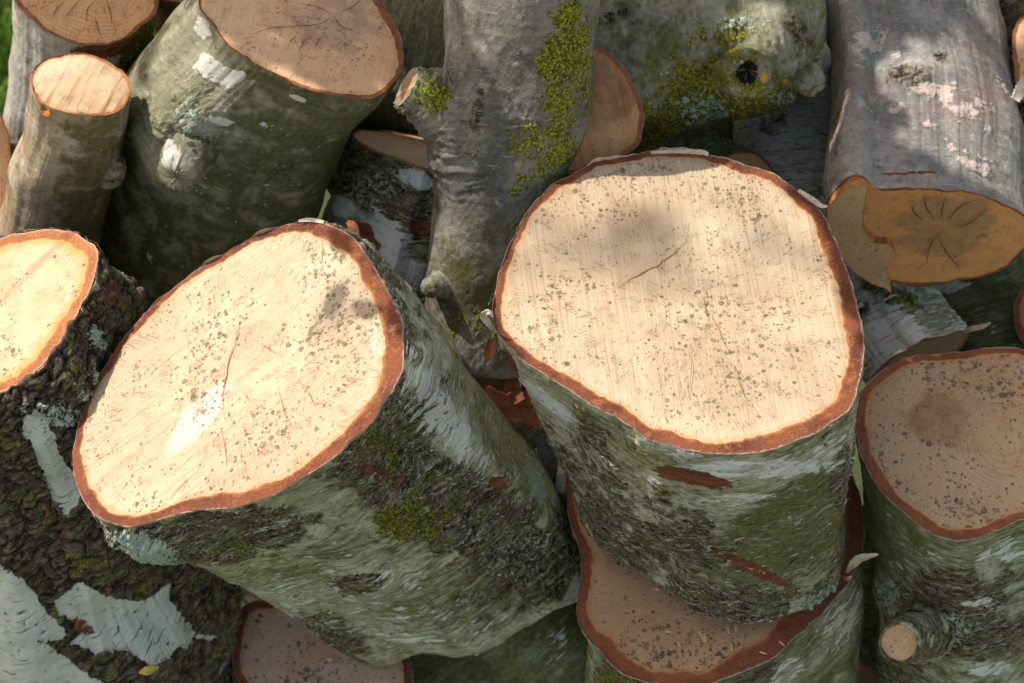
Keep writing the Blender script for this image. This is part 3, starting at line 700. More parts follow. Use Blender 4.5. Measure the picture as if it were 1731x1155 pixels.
leaf_chip([(236,1137,-0.06),(250,1134,-0.055),(268,1128,-0.06)], [4,15,4], leafm, 'fallen_leaf', 'small withered yellow leaf lying on the dark bark at the lower left', 'leaf')

# ------------------------------------------------------------------ E: big log under the centre one
E_OUT = [(1440,780),(1452,830),(1460,880),(1455,940),(1430,990),(1400,1025),(1360,1065),(1320,1100),(1270,1130),(1210,1150),(1150,1160),(1090,1150),(1040,1130),(1000,1090),(977,1050),(975,1000),(980,940),(960,880),(960,800),(1010,730),(1100,700),(1230,695),(1350,710),(1410,740)]
W_E = wood_mat('wood_under', 5, cream=(0.50,0.30,0.165), pale=(0.52,0.35,0.20), saw=80, sawk=0.15, spots=0.75, stain=0.3, cracks=0.1, spotc=(0.045,0.05,0.035), edge=(0.50,0.20,0.06), rings=0.05)
B_E = bark_mat('bark_under', 5, c1=(0.42,0.43,0.30), c2=(0.22,0.24,0.09), crusth=0.004, flecks=0.6, lent=0.2)
nV = (0, 0.574, 0.819)
rE = log('birch_log', 'wide birch log under the centre log, its shaded face strewn with wood chips', E_OUT, (1205,925,-0.15), nV,
    [(1212,1020,-0.20,0.98),(1220,1180,-0.27,0.97),(1225,1330,-0.34,0.95)], B_E, W_E, RIM2,
    [(0,30),(45,22),(90,20),(200,18),(230,30),(270,30),(310,42),(340,40)], npts=620, cat='birch log', base=dict(algae=0.55, crust=0.1),
    masks=dict(white=[(1420,1040,40,80,20,.5),(1445,920,12,40,0,.5),(1330,1140,40,30,-40,.5)], crust=[(1280,1135,40,20,-20,.8),(1060,1150,60,30,0,.8),(1455,930,16,30,0,.5)], moss=[(1050,1150,60,20,0,.6)]), lump=0.006, seed=5)
strip(rE, [(1432,968,-0.128),(1440,955,-0.10),(1452,944,-0.085),(1468,940,-0.075),(1484,937,-0.07)], [4,14,15,10,3], PAPER, curl=0.25)
strip(rE, [(1425,975,-0.12),(1432,978,-0.11),(1440,974,-0.105)], [3,7,3], PAPER, curl=0.25, seed=3)
CH = ['broad square chip, the largest', 'short chip just left of the square chip', 'long upright splinter nearest the ragged bark',
      'lower of two upright splinters', 'thin curved splinter between the upright ones', 'lone slanted splinter left of the square chip',
      'slanting splinter farthest to the right', 'flat tilted splinter, second from the right', 'small level splinter, leftmost of the chips']
for i, (x_, y_, a_, l_, w_) in enumerate([(1191,1079,80,14,8),(1184,1072,60,8,4),(1231,1064,75,16,4),(1237,1094,80,14,4),(1244,1061,85,12,4),(1148,1090,60,10,3),(1322,1088,40,12,3),(1290,1104,20,12,3),(1130,1068,10,9,4)]):
    def zE(px, py): q_ = onplane(px, py, P(1205,925,-0.15), nrm(C2W(nV))); return (q_ - CENTRE) @ BK + 0.0025
    dx, dy = math.cos(math.radians(a_)) * l_ / 2, math.sin(math.radians(a_)) * l_ / 2
    leaf_chip([(x_-dx, y_-dy, zE(x_-dx, y_-dy)), (x_, y_, zE(x_, y_) + 0.001), (x_+dx, y_+dy, zE(x_+dx, y_+dy))], [w_*.8, w_, w_*.7], CHIP, 'wood_chip',
        CH[i] + ' on the shaded face under the centre log', 'wood chip', 'pale wood chips scattered on the shaded log face')

# ------------------------------------------------------------------ F: log at the right edge
F_OUT = [(1447,720),(1455,665),(1490,630),(1530,608),(1580,598),(1660,592),(1731,592),(1830,600),(1900,625),(1950,665),(1975,720),(1965,780),(1925,825),(1860,850),(1800,855),(1731,876),(1690,895),(1650,908),(1610,912),(1570,900),(1530,872),(1490,832),(1462,795),(1448,760)]
W_F = wood_mat('wood_right', 6, cream=(0.50,0.32,0.18), pale=(0.52,0.36,0.22), saw=20, sawk=0.15, spots=0.75, stain=0.35, cracks=0.05, spotc=(0.055,0.06,0.045), heart=(0.30,0.15,0.075), heart_r=0.024, heart_off=(-0.044,0.020), edge=(0.5,0.24,0.08), rings=0.35)
B_F = bark_mat('bark_right', 6, c1=(0.46,0.47,0.34), c2=(0.24,0.26,0.11), crusth=0.007, flecks=0.7, lent=0.4, lip=(0.62,0.42,0.27))
rF = log('birch_log', 'shaded birch log at the right edge, brown-stained face, small branch stub', F_OUT, (1690,748,-0.09), nV,
    [(1695,850,-0.14,0.97),(1700,1000,-0.21,0.97),(1705,1250,-0.33,0.97)], B_F, W_F, RIM2, [(0,16),(90,13),(180,16),(270,22),(230,26)], npts=620, cat='birch log',
    base=dict(algae=0.5, crust=0.22), masks=dict(white=[(1600,945,110,22,-5,.35),(1700,930,80,22,-15,.45),(1550,940,30,14,40,.4),(1600,1040,30,12,0,.5),(1660,1020,40,14,0,.5),(1670,1130,60,14,0,.55)],
        crust=[(1600,1010,90,40,0,.8),(1660,980,80,20,0,.4),(1640,1070,90,36,0,.7),(1520,1100,50,60,0,.6)], lichen=[(1500,1000,30,30,0,.5),(1600,1060,60,26,0,.55)],
        algae=[(1500,900,40,90,-15,.4)]), bumps=[(1535,1080,50,0.012)], lump=0.006, seed=6)
W_ST = wood_mat('wood_stub', 16, cream=(0.42,0.28,0.16), pale=(0.50,0.36,0.22), saw=4, sawk=0.9, sawf=1.6, spots=0.2, cracks=1.0, stain=0.6, edge=(0.22,0.07,0.03), edge_w=0.002, rings=0.1)
stub(rF, (1560,1068,-0.12), (1521,1086,-0.045), 0.0165, 0.0150, B_F, W_ST, flare=1.5, base=dict(crust=0.6, algae=0.4))

# ------------------------------------------------------------------ G: grey cherry log lying at the top right
G_OUT = [(1400,335),(1430,306),(1460,300),(1485,318),(1540,316),(1600,320),(1650,328),(1700,345),(1735,370),(1742,410),(1700,450),(1640,471),(1570,480),(1510,477),(1470,465),(1435,440),(1410,400),(1398,365)]
W_G = wood_mat('wood_cherry', 7, cream=(0.58,0.28,0.10), pale=(0.62,0.33,0.13), saw=25, sawk=0.15, spots=0.12, stain=0.25, cracks=0.7, heart=(0.30,0.185,0.10), heart_r=0.040, heart_off=(0.004,0.0), edge=(0.58,0.27,0.07), edge_w=0.004, rings=0.35)
W_G2 = wood_mat('wood_cherry_step', 8, cream=(0.48,0.31,0.17), pale=(0.50,0.35,0.20), saw=5, sawk=0.35, spots=0.3, stain=0.3, cracks=0.2, rings=0.2)
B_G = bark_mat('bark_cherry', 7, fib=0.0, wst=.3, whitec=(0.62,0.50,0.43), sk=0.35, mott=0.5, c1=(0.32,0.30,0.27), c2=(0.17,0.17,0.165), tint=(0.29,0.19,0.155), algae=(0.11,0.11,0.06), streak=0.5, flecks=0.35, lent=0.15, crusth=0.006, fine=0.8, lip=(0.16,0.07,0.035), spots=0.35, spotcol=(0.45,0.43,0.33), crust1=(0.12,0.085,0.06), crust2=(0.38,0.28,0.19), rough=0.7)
nG = (-0.03, -0.82, 0.574)
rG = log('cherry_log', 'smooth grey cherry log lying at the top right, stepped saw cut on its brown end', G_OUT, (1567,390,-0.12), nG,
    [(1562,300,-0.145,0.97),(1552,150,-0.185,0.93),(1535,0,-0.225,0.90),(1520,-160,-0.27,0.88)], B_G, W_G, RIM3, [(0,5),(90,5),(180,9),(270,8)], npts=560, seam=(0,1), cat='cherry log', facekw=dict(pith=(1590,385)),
    base=dict(algae=0.18), masks=dict(crust=[(1560,115,70,28,-12,.6),(1500,100,40,22,-30,.4),(1600,150,90,10,-3,.35)], white=[(1590,170,110,40,-5,.42),(1640,240,70,60,0,.3),(1480,70,40,30,0,.5),(1500,95,26,20,0,.45),(1560,185,90,9,-3,.4)],  # white: pale peeling marks, also lightened in colour over the sunlit patch
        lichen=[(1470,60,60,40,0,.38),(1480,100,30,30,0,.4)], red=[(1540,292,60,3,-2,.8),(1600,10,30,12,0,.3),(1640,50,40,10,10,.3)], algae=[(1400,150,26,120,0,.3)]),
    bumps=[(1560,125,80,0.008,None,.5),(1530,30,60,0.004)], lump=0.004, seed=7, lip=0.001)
def slab(root, outline, c, n, thick, mat, sidemat, name):
    o = closed(outline, 160); rg = np.array([onplane(a, b, c, n) for a, b in o]); top = rg + n * thick
    cc = top.mean(0); rad = np.linspace(1, 0, 14); V = (cc + (top - cc)[None] * rad[:, None, None]).reshape(-1, 3)
    ex = nrm(RT - (RT @ n) * n); ey = np.cross(n, ex); d = V - c; e = ((1 - rad)[:, None] * np.linalg.norm(top - cc, axis=1)[None]).reshape(-1)
    k = mesh(name, V, wind(V, grid(14, 160, True), n), mat, root, {'loc': np.stack([d @ ex, d @ ey, e], 1)})
    W = np.concatenate([rg - n * 0.002, top]); q = mesh('split_edge', W, grid(2, 160, True), sidemat, None, org=np.array(root.location)); q.location = (0, 0, 0); q.parent = k
slab(rG, [(1401,336),(1430,308),(1455,300),(1463,306),(1459,335),(1458,372),(1478,398),(1503,402),(1512,425),(1498,440),(1506,482),(1497,476),(1468,464),(1436,440),(1411,402),(1400,367)], P(1567,390,-0.12), nrm(C2W(nG)), 0.0075, W_G2, CRK, 'saw_step')
cG = P(1567,390,-0.12) + nrm(C2W(nG)) * 0.0005
for c_ in ([(1595,385),(1575,410),(1565,445)], [(1600,375),(1620,350),(1650,335)], [(1592,372),(1592,350),(1600,330)], [(1580,372),(1566,350),(1560,328)], [(1560,372),(1545,358),(1540,345)], [(1610,385),(1640,375),(1670,352)], [(1585,395),(1600,425),(1625,455)], [(1650,400),(1664,396),(1668,402)]):
    crack(rG, c_, 2.0, cG, nrm(C2W(nG)), CRKD)

# ------------------------------------------------------------------ helper for logs with no visible cut end
def tube(name, label, stations, radius, bark, cat='log', npts=300, group='stacked firewood logs', **kw):
    p0 = P(*stations[0][:3]); p1 = P(*stations[1][:3]); a = nrm(p1 - p0)
    e1 = nrm(np.cross(a, BK)); e2 = np.cross(a, e1)       # e1 x e2 round the axis; the seam is put on the far side
    th = np.linspace(0, 2 * math.pi, npts, endpoint=False)
    k = 1 if e2 @ BK < 0 else -1
    ring = p0 + (np.sin(th)[:, None] * e1 + k * np.cos(th)[:, None] * e2) * radius
    end = stations[-1]; root = thing(name, P(*end[:3]), label, cat, group)
    body(root, ring, -a, [tuple(s_) for s_ in stations], bark, lip=0, **kw)
    return root

# ------------------------------------------------------------------ H: mossy knotted log along the top
B_H = bark_mat('bark_knotty', 8, fib=0.2, wst=.2, algae=(0.12,0.125,0.022), algae2=(0.06,0.07,0.012), sk=0.2, mott=0.6, c1=(0.24,0.25,0.19), c2=(0.13,0.15,0.09), tint=(0.30,0.27,0.20), flecks=0.3, lent=0.1, crusth=0.006, streak=0.6, spots=0.5, lip=None, mossc=(0.10,0.12,0.01), mossy=(0.30,0.25,0.012), wr=0.012)
rH = tube('mossy_log', 'knotty log along the top, covered in yellow-green moss with a dark hollow knot', [(880,140,-0.18,1.15),(1000,120,-0.175,1.08),(1120,92,-0.17,1.0),(1240,55,-0.165,0.95),(1340,25,-0.165,0.95),(1398,10,-0.165,0.85)], 0.0665, B_H, cat='mossy log', cap=0.22, npts=460,
    base=dict(algae=0.55, moss=0.15), masks=dict(moss=[(1190,160,70,60,0,.55),(1130,210,120,36,-25,.75),(1300,180,100,24,-20,.75),(1210,60,60,20,0,.4),(1150,60,60,20,0,-.1)],
        gold=[(1292,132,8,14,0,1.0),(1330,139,8,8,0,.6),(1160,110,10,40,0,.3),(1200,130,60,50,0,.22)], lichen=[(1190,185,60,36,0,.5),(1320,165,40,16,0,.5),(1245,40,60,20,0,.5),(1180,45,40,20,0,.35)], crust=[(1330,60,60,40,0,.5),(1060,30,60,20,10,.5)], wrinkle=[(1260,110,110,90,0,1.)]),
    bumps=[(1262,115,75,0.012),(1360,135,45,0.006),(1330,50,70,0.014),(1200,30,60,0.01),(1300,100,40,0.006)], lump=0.012, seed=8, lumpsc=18)
stub(rH, (1262,103,-0.125), (1264,122,-0.074), 0.027, 0.0180, B_H, hollow=True, name='hollow_knot', flare=1.4, seed=3, wob=0.35, base=dict(algae=0.6, moss=0.45), masks=dict(gold=[(1291,131,5,10,0,1.0)], lichen=[(1255,108,20,8,0,.6)], hole=[(1260,124,15,15,0,1.3)]))
stub(rH, (1350,110,-0.14), (1372,142,-0.11), 0.017, 0.0105, B_H, name='knot', flare=1.5, seed=5, wob=0.3, base=dict(algae=0.4, moss=0.3), masks=dict(red=[(1372,100,14,5,0,1.0),(1388,162,9,7,0,1.0)]))

# ------------------------------------------------------------------ I: grey branching limb, top centre
B_I = bark_mat('bark_grey_limb', 9, fib=0.2, sk=0.15, mott=0.7, c1=(0.24,0.225,0.19), c2=(0.11,0.105,0.09), tint=(0.29,0.27,0.20), algae=(0.10,0.10,0.03), flecks=0.3, lent=0.1, crusth=0.004, streak=0.8, lip=None, wr=0.014, mossc=(0.12,0.145,0.012), mossy=(0.33,0.33,0.03), fine=1.2)
rI = tube('grey_limb', 'upright dark grey limb at top centre with yellow-green lichen and a side stub', [(900,-180,-0.05,1.16),(888,-60,-0.065,1.10),(880,80,-0.085,1.02),(868,200,-0.10,0.97),(850,300,-0.115,0.90),(836,400,-0.13,0.84),(823,520,-0.15,0.82),(818,607,-0.165,0.80),(817,611,-0.167,0.66)], 0.0575, B_I, cat='limb', npts=480,
    base=dict(algae=0.12, moss=0.02), masks=dict(moss=[(955,100,50,140,4,.66),(930,250,60,100,10,.55),(890,350,40,80,12,.48),(985,60,26,150,3,.35),(800,560,90,40,0,.40),(720,165,26,20,0,.35)],
        crust=[(805,190,14,60,10,.55),(990,130,8,110,4,.5),(800,560,70,40,0,.4)], wrinkle=[(780,240,90,90,0,1.0),(760,180,60,60,0,.6)], algae=[(790,480,80,120,0,.45),(960,200,60,200,0,.3)], lichen=[(860,150,120,120,0,.12)]),
    bumps=[(775,195,75,0.017,(-0.75,0,0.6)),(760,270,55,0.008),(740,480,30,0.004),(800,200,18,-0.006,None,4)], lump=0.005, seed=9, twist=0.25)
W_KN = wood_mat('wood_knot', 31, cream=(0.26,0.13,0.05), pale=(0.32,0.20,0.11), saw=30, sawk=0.9, spots=0, stain=0.7, edge=(0.24,0.21,0.16), edge_w=0.008, edge_k=1.0)
stub(rI, (800,205,-0.09), (690,148,-0.066), 0.036, 0.0175, B_I, flare=1.2, seed=4, wob=0.3, wood=W_KN, base=dict(algae=0.3, moss=0.3, wrinkle=1.0), masks=dict(moss=[(725,160,30,30,0,.3)], gold=[(690,150,5,8,0,.6)]))
stub(rI, (750,480,-0.11), (727,487,-0.10), 0.011, 0.0085, B_I, flare=1.4, seed=6, base=dict(algae=0.4), name='knot')

# ------------------------------------------------------------------ K: mossy beech log, top left
K_OUT = [(338,0),(345,22),(368,58),(405,95),(450,122),(520,150),(590,165),(635,162),(668,140),(685,98),(675,50),(640,5),(600,-35),(540,-68),(470,-82),(400,-75),(350,-40)]
W_K = wood_mat('wood_beech', 10, cream=(0.66,0.41,0.23), pale=(0.72,0.49,0.30), saw=10, sawk=0.30, spots=0.42, stain=0.2, cracks=0.5, heart=(0.42,0.26,0.185), heart_r=0.034, heart_off=(0.002,0.0), edge=(0.52,0.30,0.11), spotc=(0.17,0.16,0.09), rings=0.1)
B_K = bark_mat('bark_beech', 10, wst=.2, fib=.3, sk=0.1, mott=0.5, c1=(0.27,0.26,0.18), c2=(0.15,0.15,0.08), algae=(0.095,0.095,0.028), algae2=(0.055,0.058,0.018), streak=0.35, flecks=0.15, lent=0.05, crusth=0.003, fine=0.7, spots=0.6, lip=(0.24,0.11,0.06), wr=0.014, whitec=(0.55,0.54,0.47), rough=0.65)
nK = (0.25, 0.55, 0.79)
MK = dict(algae=[(320,110,70,100,20,-.75),(290,240,50,80,0,-.7),(560,230,120,90,-30,.2)], white=[(291,262,12,24,0,1.0),[(340,86),(372,104),(413,130),(404,140),(386,150),(360,138),(345,128),(328,112)],(338,40,14,40,-20,.5),(365,203,22,9,10,.7),(500,165,16,5,20,.6)],
        lichen=[(430,330,200,80,0,.20),(320,200,26,50,10,.5),(350,225,40,20,0,.4),(340,320,60,14,0,.4)], wrinkle=[(295,210,80,80,0,1.1)], crust=[(470,290,60,6,-22,.5)])
rK = log('beech_log', 'thick olive-green beech log at the top left, smooth mossy bark and shaded tan face', K_OUT, (515,45,-0.09), nK,
    [(445,125,-0.135,1.02),(392,215,-0.18,1.09),(356,320,-0.23,1.10),(325,430,-0.28,1.08),(285,560,-0.34,1.05)], B_K, W_K, RIM3, [(0,14),(90,6),(180,6),(270,7),(330,10)], npts=640, cat='beech log', facekw=dict(pith=(563,28)),
    base=dict(algae=0.62, white=0.05), masks=MK,
    bumps=[(300,215,95,0.034,(-0.35,-0.3,0.9)),(300,275,44,0.022,(-0.15,-0.5,0.8)),(262,150,70,0.008),(470,295,70,-0.003,None,.25)], lump=0.006, seed=10, lumpsc=10)
stub(rK, (352,205,-0.165), (301,292,-0.072), 0.034, 0.0145, B_K, flare=1.1, seed=2, base=dict(algae=0.62, white=0.05), masks=MK)
cK = P(515,45,-0.09)
for c_ in ([(563,28),(540,42),(500,46),(455,50),(420,62)], [(563,28),(575,45),(590,52),(600,58)], [(566,26),(600,10),(625,-20)], [(545,60),(535,75),(530,86)], [(525,60),(510,75),(505,90)], [(500,62),(488,74)], [(560,24),(530,12),(500,8)]):
    crack(rK, c_ if len(c_) > 2 else [c_[0], ((c_[0][0]+c_[1][0])/2, (c_[0][1]+c_[1][1])/2+1), c_[1]], 1.7, cK, nrm(C2W(nK)), CRKD)

# ------------------------------------------------------------------ L: small round log, top left
W_L = wood_mat('wood_small', 11, cream=(0.50,0.34,0.19), pale=(0.60,0.48,0.32), saw=12, sawk=1.3, sawf=0.28, spots=0.0, stain=0.1, cracks=0.2, edge=(0.55,0.25,0.08), rings=0.05, edge_w=0.003)
B_L = bark_mat('bark_small', 11, sk=0.1, mott=0.5, c1=(0.42,0.37,0.28), c2=(0.26,0.21,0.13), algae=(0.12,0.10,0.03), algae2=(0.075,0.06,0.02), tint=(0.30,0.20,0.11), streak=0.4, flecks=0.2, lent=0.1, crusth=0.004, fine=0.8, spots=0.3, lip=(0.42,0.19,0.08))
rL = log('small_log', 'thin log at the upper left with a coarsely sawn round end, sunlit pale left side', ell(135,146,84,53,8), (135,146,-0.08), (0.2,0.66,0.72),
    [(124,215,-0.12,1.0),(104,300,-0.17,1.08),(78,420,-0.23,1.08),(50,560,-0.27,1.08)], B_L, W_L, RIMO, 5, npts=380, cat='log',
    base=dict(algae=0.35), masks=dict(algae=[(170,280,60,140,12,.45),(40,330,40,150,15,-.4),(60,240,30,80,10,-.35)], lichen=[(185,290,30,60,0,.3)], moss=[(180,270,30,40,0,.3)], crust=[(130,290,40,10,0,.3)]),
    bumps=[(190,285,26,0.008),(60,300,30,0.003),(120,310,60,0.004,None,.3)], lump=0.004, seed=11)
stub(rL, (180,285,-0.145), (196,287,-0.125), 0.011, 0.0065, B_L, flare=1.5, seed=7, base=dict(crust=0.4), name='knot')
strip(rL, [(88,178,-0.066),(78,188,-0.062),(84,196,-0.06)], [20,22,8], CRK, curl=0.3, name='torn_fibre')

# ------------------------------------------------------------------ M: top left corner log
M_OUT = [(25,-5),(38,22),(68,50),(100,66),(150,76),(195,72),(232,52),(262,22),(270,-20),(250,-70),(190,-100),(120,-100),(60,-75),(30,-40)]
W_M = wood_mat('wood_corner', 12, cream=(0.60,0.34,0.16), pale=(0.64,0.41,0.21), saw=0, sawk=0.3, spots=0.15, stain=0.35, cracks=1.0, rings=0.45, edge=(0.5,0.25,0.1))
B_M = bark_mat('bark_corner', 12, sk=0.15, mott=0.4, c1=(0.46,0.44,0.39), c2=(0.33,0.31,0.27), algae=(0.10,0.12,0.02), streak=0.5, flecks=0.2, lent=0.1, crusth=0.006, fine=1.0, spots=0.1, lip=(0.30,0.13,0.06))
rM = log('grey_log', 'pale grey log in the top left corner beside the grass, half its end in view', M_OUT, (150,-10,-0.17), (0.18,0.60,0.78),
    [(146,60,-0.21,1.0),(140,150,-0.26,1.02),(122,300,-0.34,1.05),(105,450,-0.41,1.05)], B_M, W_M, RIM3, [(0,10),(180,8),(200,9),(270,6),(310,6)], npts=420, cat='log', facekw=dict(pith=(160,-25), grime=[(148,48,18,10,0,1.0)]),
    base=dict(algae=0.05), masks=dict(red=[(165,88,42,12,-4,1.1),(205,78,30,12,-30,1.0)], moss=[(240,80,32,60,20,.9),(225,120,30,30,0,.8)], algae=[(240,100,40,80,0,.8)], crust=[(235,100,40,60,0,.5),(120,90,50,10,20,.3)]), lump=0.004, seed=12, flakes=0)
cM = P(150,-10,-0.17)
for c_ in ([(165,0),(148,18),(146,40)], [(180,0),(186,20),(188,42)], [(110,2),(95,18),(88,30)], [(135,0),(118,22),(108,34)], [(160,30),(166,50),(170,62)]):
    crack(rM, c_, 1.8, cM, nrm(C2W((0.18,0.60,0.78))), CRKD)

# ------------------------------------------------------------------ O: white and green birch between beech and limb
O_OUT = [(596,228),(618,248),(660,266),(700,279),(745,290),(800,296),(835,288),(820,268),(770,246),(715,232),(650,224),(610,221)]
W_O = wood_mat('wood_gap', 13, cream=(0.50,0.37,0.23), pale=(0.55,0.43,0.28), saw=0, sawk=0.2, spots=0.2, stain=0.3, cracks=0.1)
B_O = bark_mat('bark_gap', 13, c1=(0.46,0.50,0.48), c2=(0.22,0.26,0.16), crusth=0.007, flecks=0.4, lent=0.3, whitec=(0.60,0.63,0.64), lip=(0.35,0.16,0.08))
rO = log('birch_log', 'green and white birch log wedged between the beech log and the grey limb', O_OUT, (715,258,-0.18), (0.1,0.93,0.36),
    [(685,350,-0.20,1.04),(650,460,-0.23,1.08),(610,620,-0.28,1.1)], B_O, W_O, RIM3, [(0,6),(180,5),(240,11),(300,11)], npts=420, cat='birch log',
    base=dict(algae=0.45, crust=0.2), masks=dict(white=[(650,410,60,45,30,.75),(700,300,30,14,20,.9),(580,350,26,20,20,.7),(690,460,50,30,20,.7),(560,390,20,16,0,.5)], crust=[(650,310,80,50,20,.85),(700,370,40,40,0,.7)],
        moss=[(640,310,40,30,0,.4)], lichen=[(630,320,50,40,0,.45),(670,300,40,30,0,.4)], algae=[(620,290,60,40,0,.3),(700,430,30,60,0,.3)], red=[(612,395,22,17,45,1.1),(628,412,16,10,40,1.1),(710,385,18,12,0,.8)]), lump=0.005, seed=13)
strip(rO, [(588,375,-0.115),(598,385,-0.108),(606,400,-0.105)], [6,16,6], REDB, curl=0.3)

# ------------------------------------------------------------------ J: brown end behind the limb
J_OUT = [(1012,78),(1050,108),(1074,148),(1085,198),(1080,238),(1060,262),(1010,288),(940,290),(880,240),(870,150),(920,90),(975,68)]
W_J = wood_mat('wood_behind_limb', 14, cream=(0.40,0.20,0.085), pale=(0.46,0.25,0.11), saw=-12, sawk=0.7, sawf=0.8, spots=0.1, stain=0.4, cracks=0.5, heart=(0.22,0.11,0.06), heart_r=0.026, heart_off=(0.024,0.008), edge=(0.40,0.18,0.07))
B_J = bark_mat('bark_plain_green', 14, c1=(0.24,0.25,0.16), c2=(0.12,0.13,0.06), crusth=0.005, flecks=0.2, lent=0.1, lip=None)
rJ = log('cut_log', 'reddish-brown cut end peeping out behind the right side of the grey limb', J_OUT, (980,180,-0.092), (0.10,0.05,0.99),
    [(970,200,-0.17,1.0),(960,230,-0.40,1.0)], B_J, W_J, RIM3, [(0,12),(90,10),(180,12),(270,6)], npts=320, cat='log', base=dict(algae=.5), seed=14, lip=0, facekw=dict(pith=(955,180)))

# ------------------------------------------------------------------ Q: white birch and small mossy log in the gap behind the centre log
B_W = bark_mat('bark_white', 15, c1=(0.56,0.57,0.55), c2=(0.44,0.46,0.42), crusth=0.004, flecks=0.2, lent=0.9, lip=None, algae=(0.13,0.16,0.05))
tube('birch_log', 'greyish white birch trunk in shadow between the mossy log and the grey cherry log', [(1330,60,-0.29,1.0),(1335,240,-0.27,1.0),(1345,420,-0.28,1.0),(1350,560,-0.29,1.0)], 0.047, B_W, cat='birch log', base=dict(algae=.12, crust=.12), masks=dict(crust=[(1300,215,60,26,0,.35)], algae=[(1380,340,30,40,0,.4)]), seed=15)
W_Q = wood_mat('wood_small_orange', 17, cream=(0.50,0.27,0.11), pale=(0.55,0.33,0.15), saw=0, sawk=0.2, spots=0.5, stain=0.2, edge=(0.5,0.22,0.06))
B_Q = bark_mat('bark_small_mossy', 17, c1=(0.30,0.33,0.26), c2=(0.12,0.14,0.07), crusth=0.005, flecks=0.6, lent=0.3, lip=None)
log('small_log', 'little orange-ended mossy log showing just above the far rim of the centre log', [(1228,265),(1245,256),(1262,254),(1285,264),(1302,288),(1298,312),(1262,325),(1232,310),(1222,285)], (1262,290,-0.20), (0.30,-0.35,0.88),
    [(1200,258,-0.215,1.05),(1120,232,-0.235,1.3),(1010,215,-0.25,1.4)], B_Q, W_Q, RIM3, 4, npts=220, cat='log', seam=(0,1), base=dict(algae=.4, crust=.3), seed=17, masks=dict(lichen=[(1200,235,60,14,10,.4)]))

# ------------------------------------------------------------------ R: short white birch log, right of the centre
B_R = bark_mat('bark_white_short', 18, c1=(0.56,0.58,0.56), c2=(0.42,0.45,0.40), algae=(0.14,0.17,0.035), algae2=(0.07,0.09,0.02), crusth=0.004, flecks=0.3, lent=0.8, lip=(0.5,0.42,0.35), streak=0.8)
W_R = wood_mat('wood_short', 18, cream=(0.36,0.25,0.14), pale=(0.42,0.31,0.18), saw=0, sawk=0.2, spots=0.2, stain=0.3, edge=(0.35,0.15,0.05))
rR = log('birch_log', 'short white birch log with green blotches squeezed between the centre log and cherry log', [(1466,648),(1500,612),(1550,580),(1600,562),(1637,560),(1632,580),(1600,608),(1560,630),(1510,655),(1480,660)], (1552,607,-0.19), (0.45,-0.76,0.46),
    [(1525,570,-0.205,1.0),(1480,500,-0.235,1.0),(1420,400,-0.28,1.0)], B_R, W_R, RIM3, 5, npts=420, seam=(0,1), cat='birch log', base=dict(algae=.12, white=.3),
    masks=dict(algae=[(1580,520,60,50,30,.5),(1530,500,60,30,0,.4)], moss=[(1535,515,30,22,0,.5)], crust=[(1490,490,60,22,20,.7),(1460,530,20,30,0,.6)], white=[(1500,590,50,50,0,.6)]), seed=18, lip=0.001, lump=0.003)
strip(rR, [(1628,562,-0.165),(1642,556,-0.15),(1658,553,-0.14),(1674,546,-0.125)], [6,9,8,3], PAPER, curl=0.25)

# ------------------------------------------------------------------ the dark mossy logs deeper in the pile
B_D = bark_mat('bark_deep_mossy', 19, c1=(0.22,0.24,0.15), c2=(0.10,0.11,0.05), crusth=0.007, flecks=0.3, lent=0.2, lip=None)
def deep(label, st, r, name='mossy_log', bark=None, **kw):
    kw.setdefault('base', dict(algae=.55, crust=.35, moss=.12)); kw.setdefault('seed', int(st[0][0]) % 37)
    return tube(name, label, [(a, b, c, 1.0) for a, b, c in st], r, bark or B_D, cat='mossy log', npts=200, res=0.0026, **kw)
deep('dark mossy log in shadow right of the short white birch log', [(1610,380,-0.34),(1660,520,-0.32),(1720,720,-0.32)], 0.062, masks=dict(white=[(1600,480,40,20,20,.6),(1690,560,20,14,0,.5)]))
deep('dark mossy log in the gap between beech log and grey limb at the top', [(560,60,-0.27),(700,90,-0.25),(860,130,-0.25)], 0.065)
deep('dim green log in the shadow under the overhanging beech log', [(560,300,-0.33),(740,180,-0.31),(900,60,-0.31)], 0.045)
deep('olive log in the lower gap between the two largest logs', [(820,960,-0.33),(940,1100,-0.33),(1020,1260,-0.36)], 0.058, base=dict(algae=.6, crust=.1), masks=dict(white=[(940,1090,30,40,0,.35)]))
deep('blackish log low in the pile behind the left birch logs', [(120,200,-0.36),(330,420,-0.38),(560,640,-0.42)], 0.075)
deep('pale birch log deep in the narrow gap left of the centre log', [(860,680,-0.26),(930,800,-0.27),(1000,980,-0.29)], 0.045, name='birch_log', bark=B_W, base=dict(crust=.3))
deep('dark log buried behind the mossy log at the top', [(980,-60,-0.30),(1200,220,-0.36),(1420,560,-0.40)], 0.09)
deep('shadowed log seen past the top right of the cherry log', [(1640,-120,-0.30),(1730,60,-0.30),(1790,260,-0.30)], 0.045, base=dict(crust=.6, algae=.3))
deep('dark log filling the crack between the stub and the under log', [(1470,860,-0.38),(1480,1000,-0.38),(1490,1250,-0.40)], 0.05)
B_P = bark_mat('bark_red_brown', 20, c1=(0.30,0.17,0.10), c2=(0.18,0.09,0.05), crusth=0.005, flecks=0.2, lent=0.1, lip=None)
W_D2 = wood_mat('wood_deep', 21, cream=(0.40,0.22,0.11), pale=(0.45,0.27,0.14), saw=0, sawk=0.3, spots=0.25, stain=0.4, edge=(0.40,0.16,0.05))
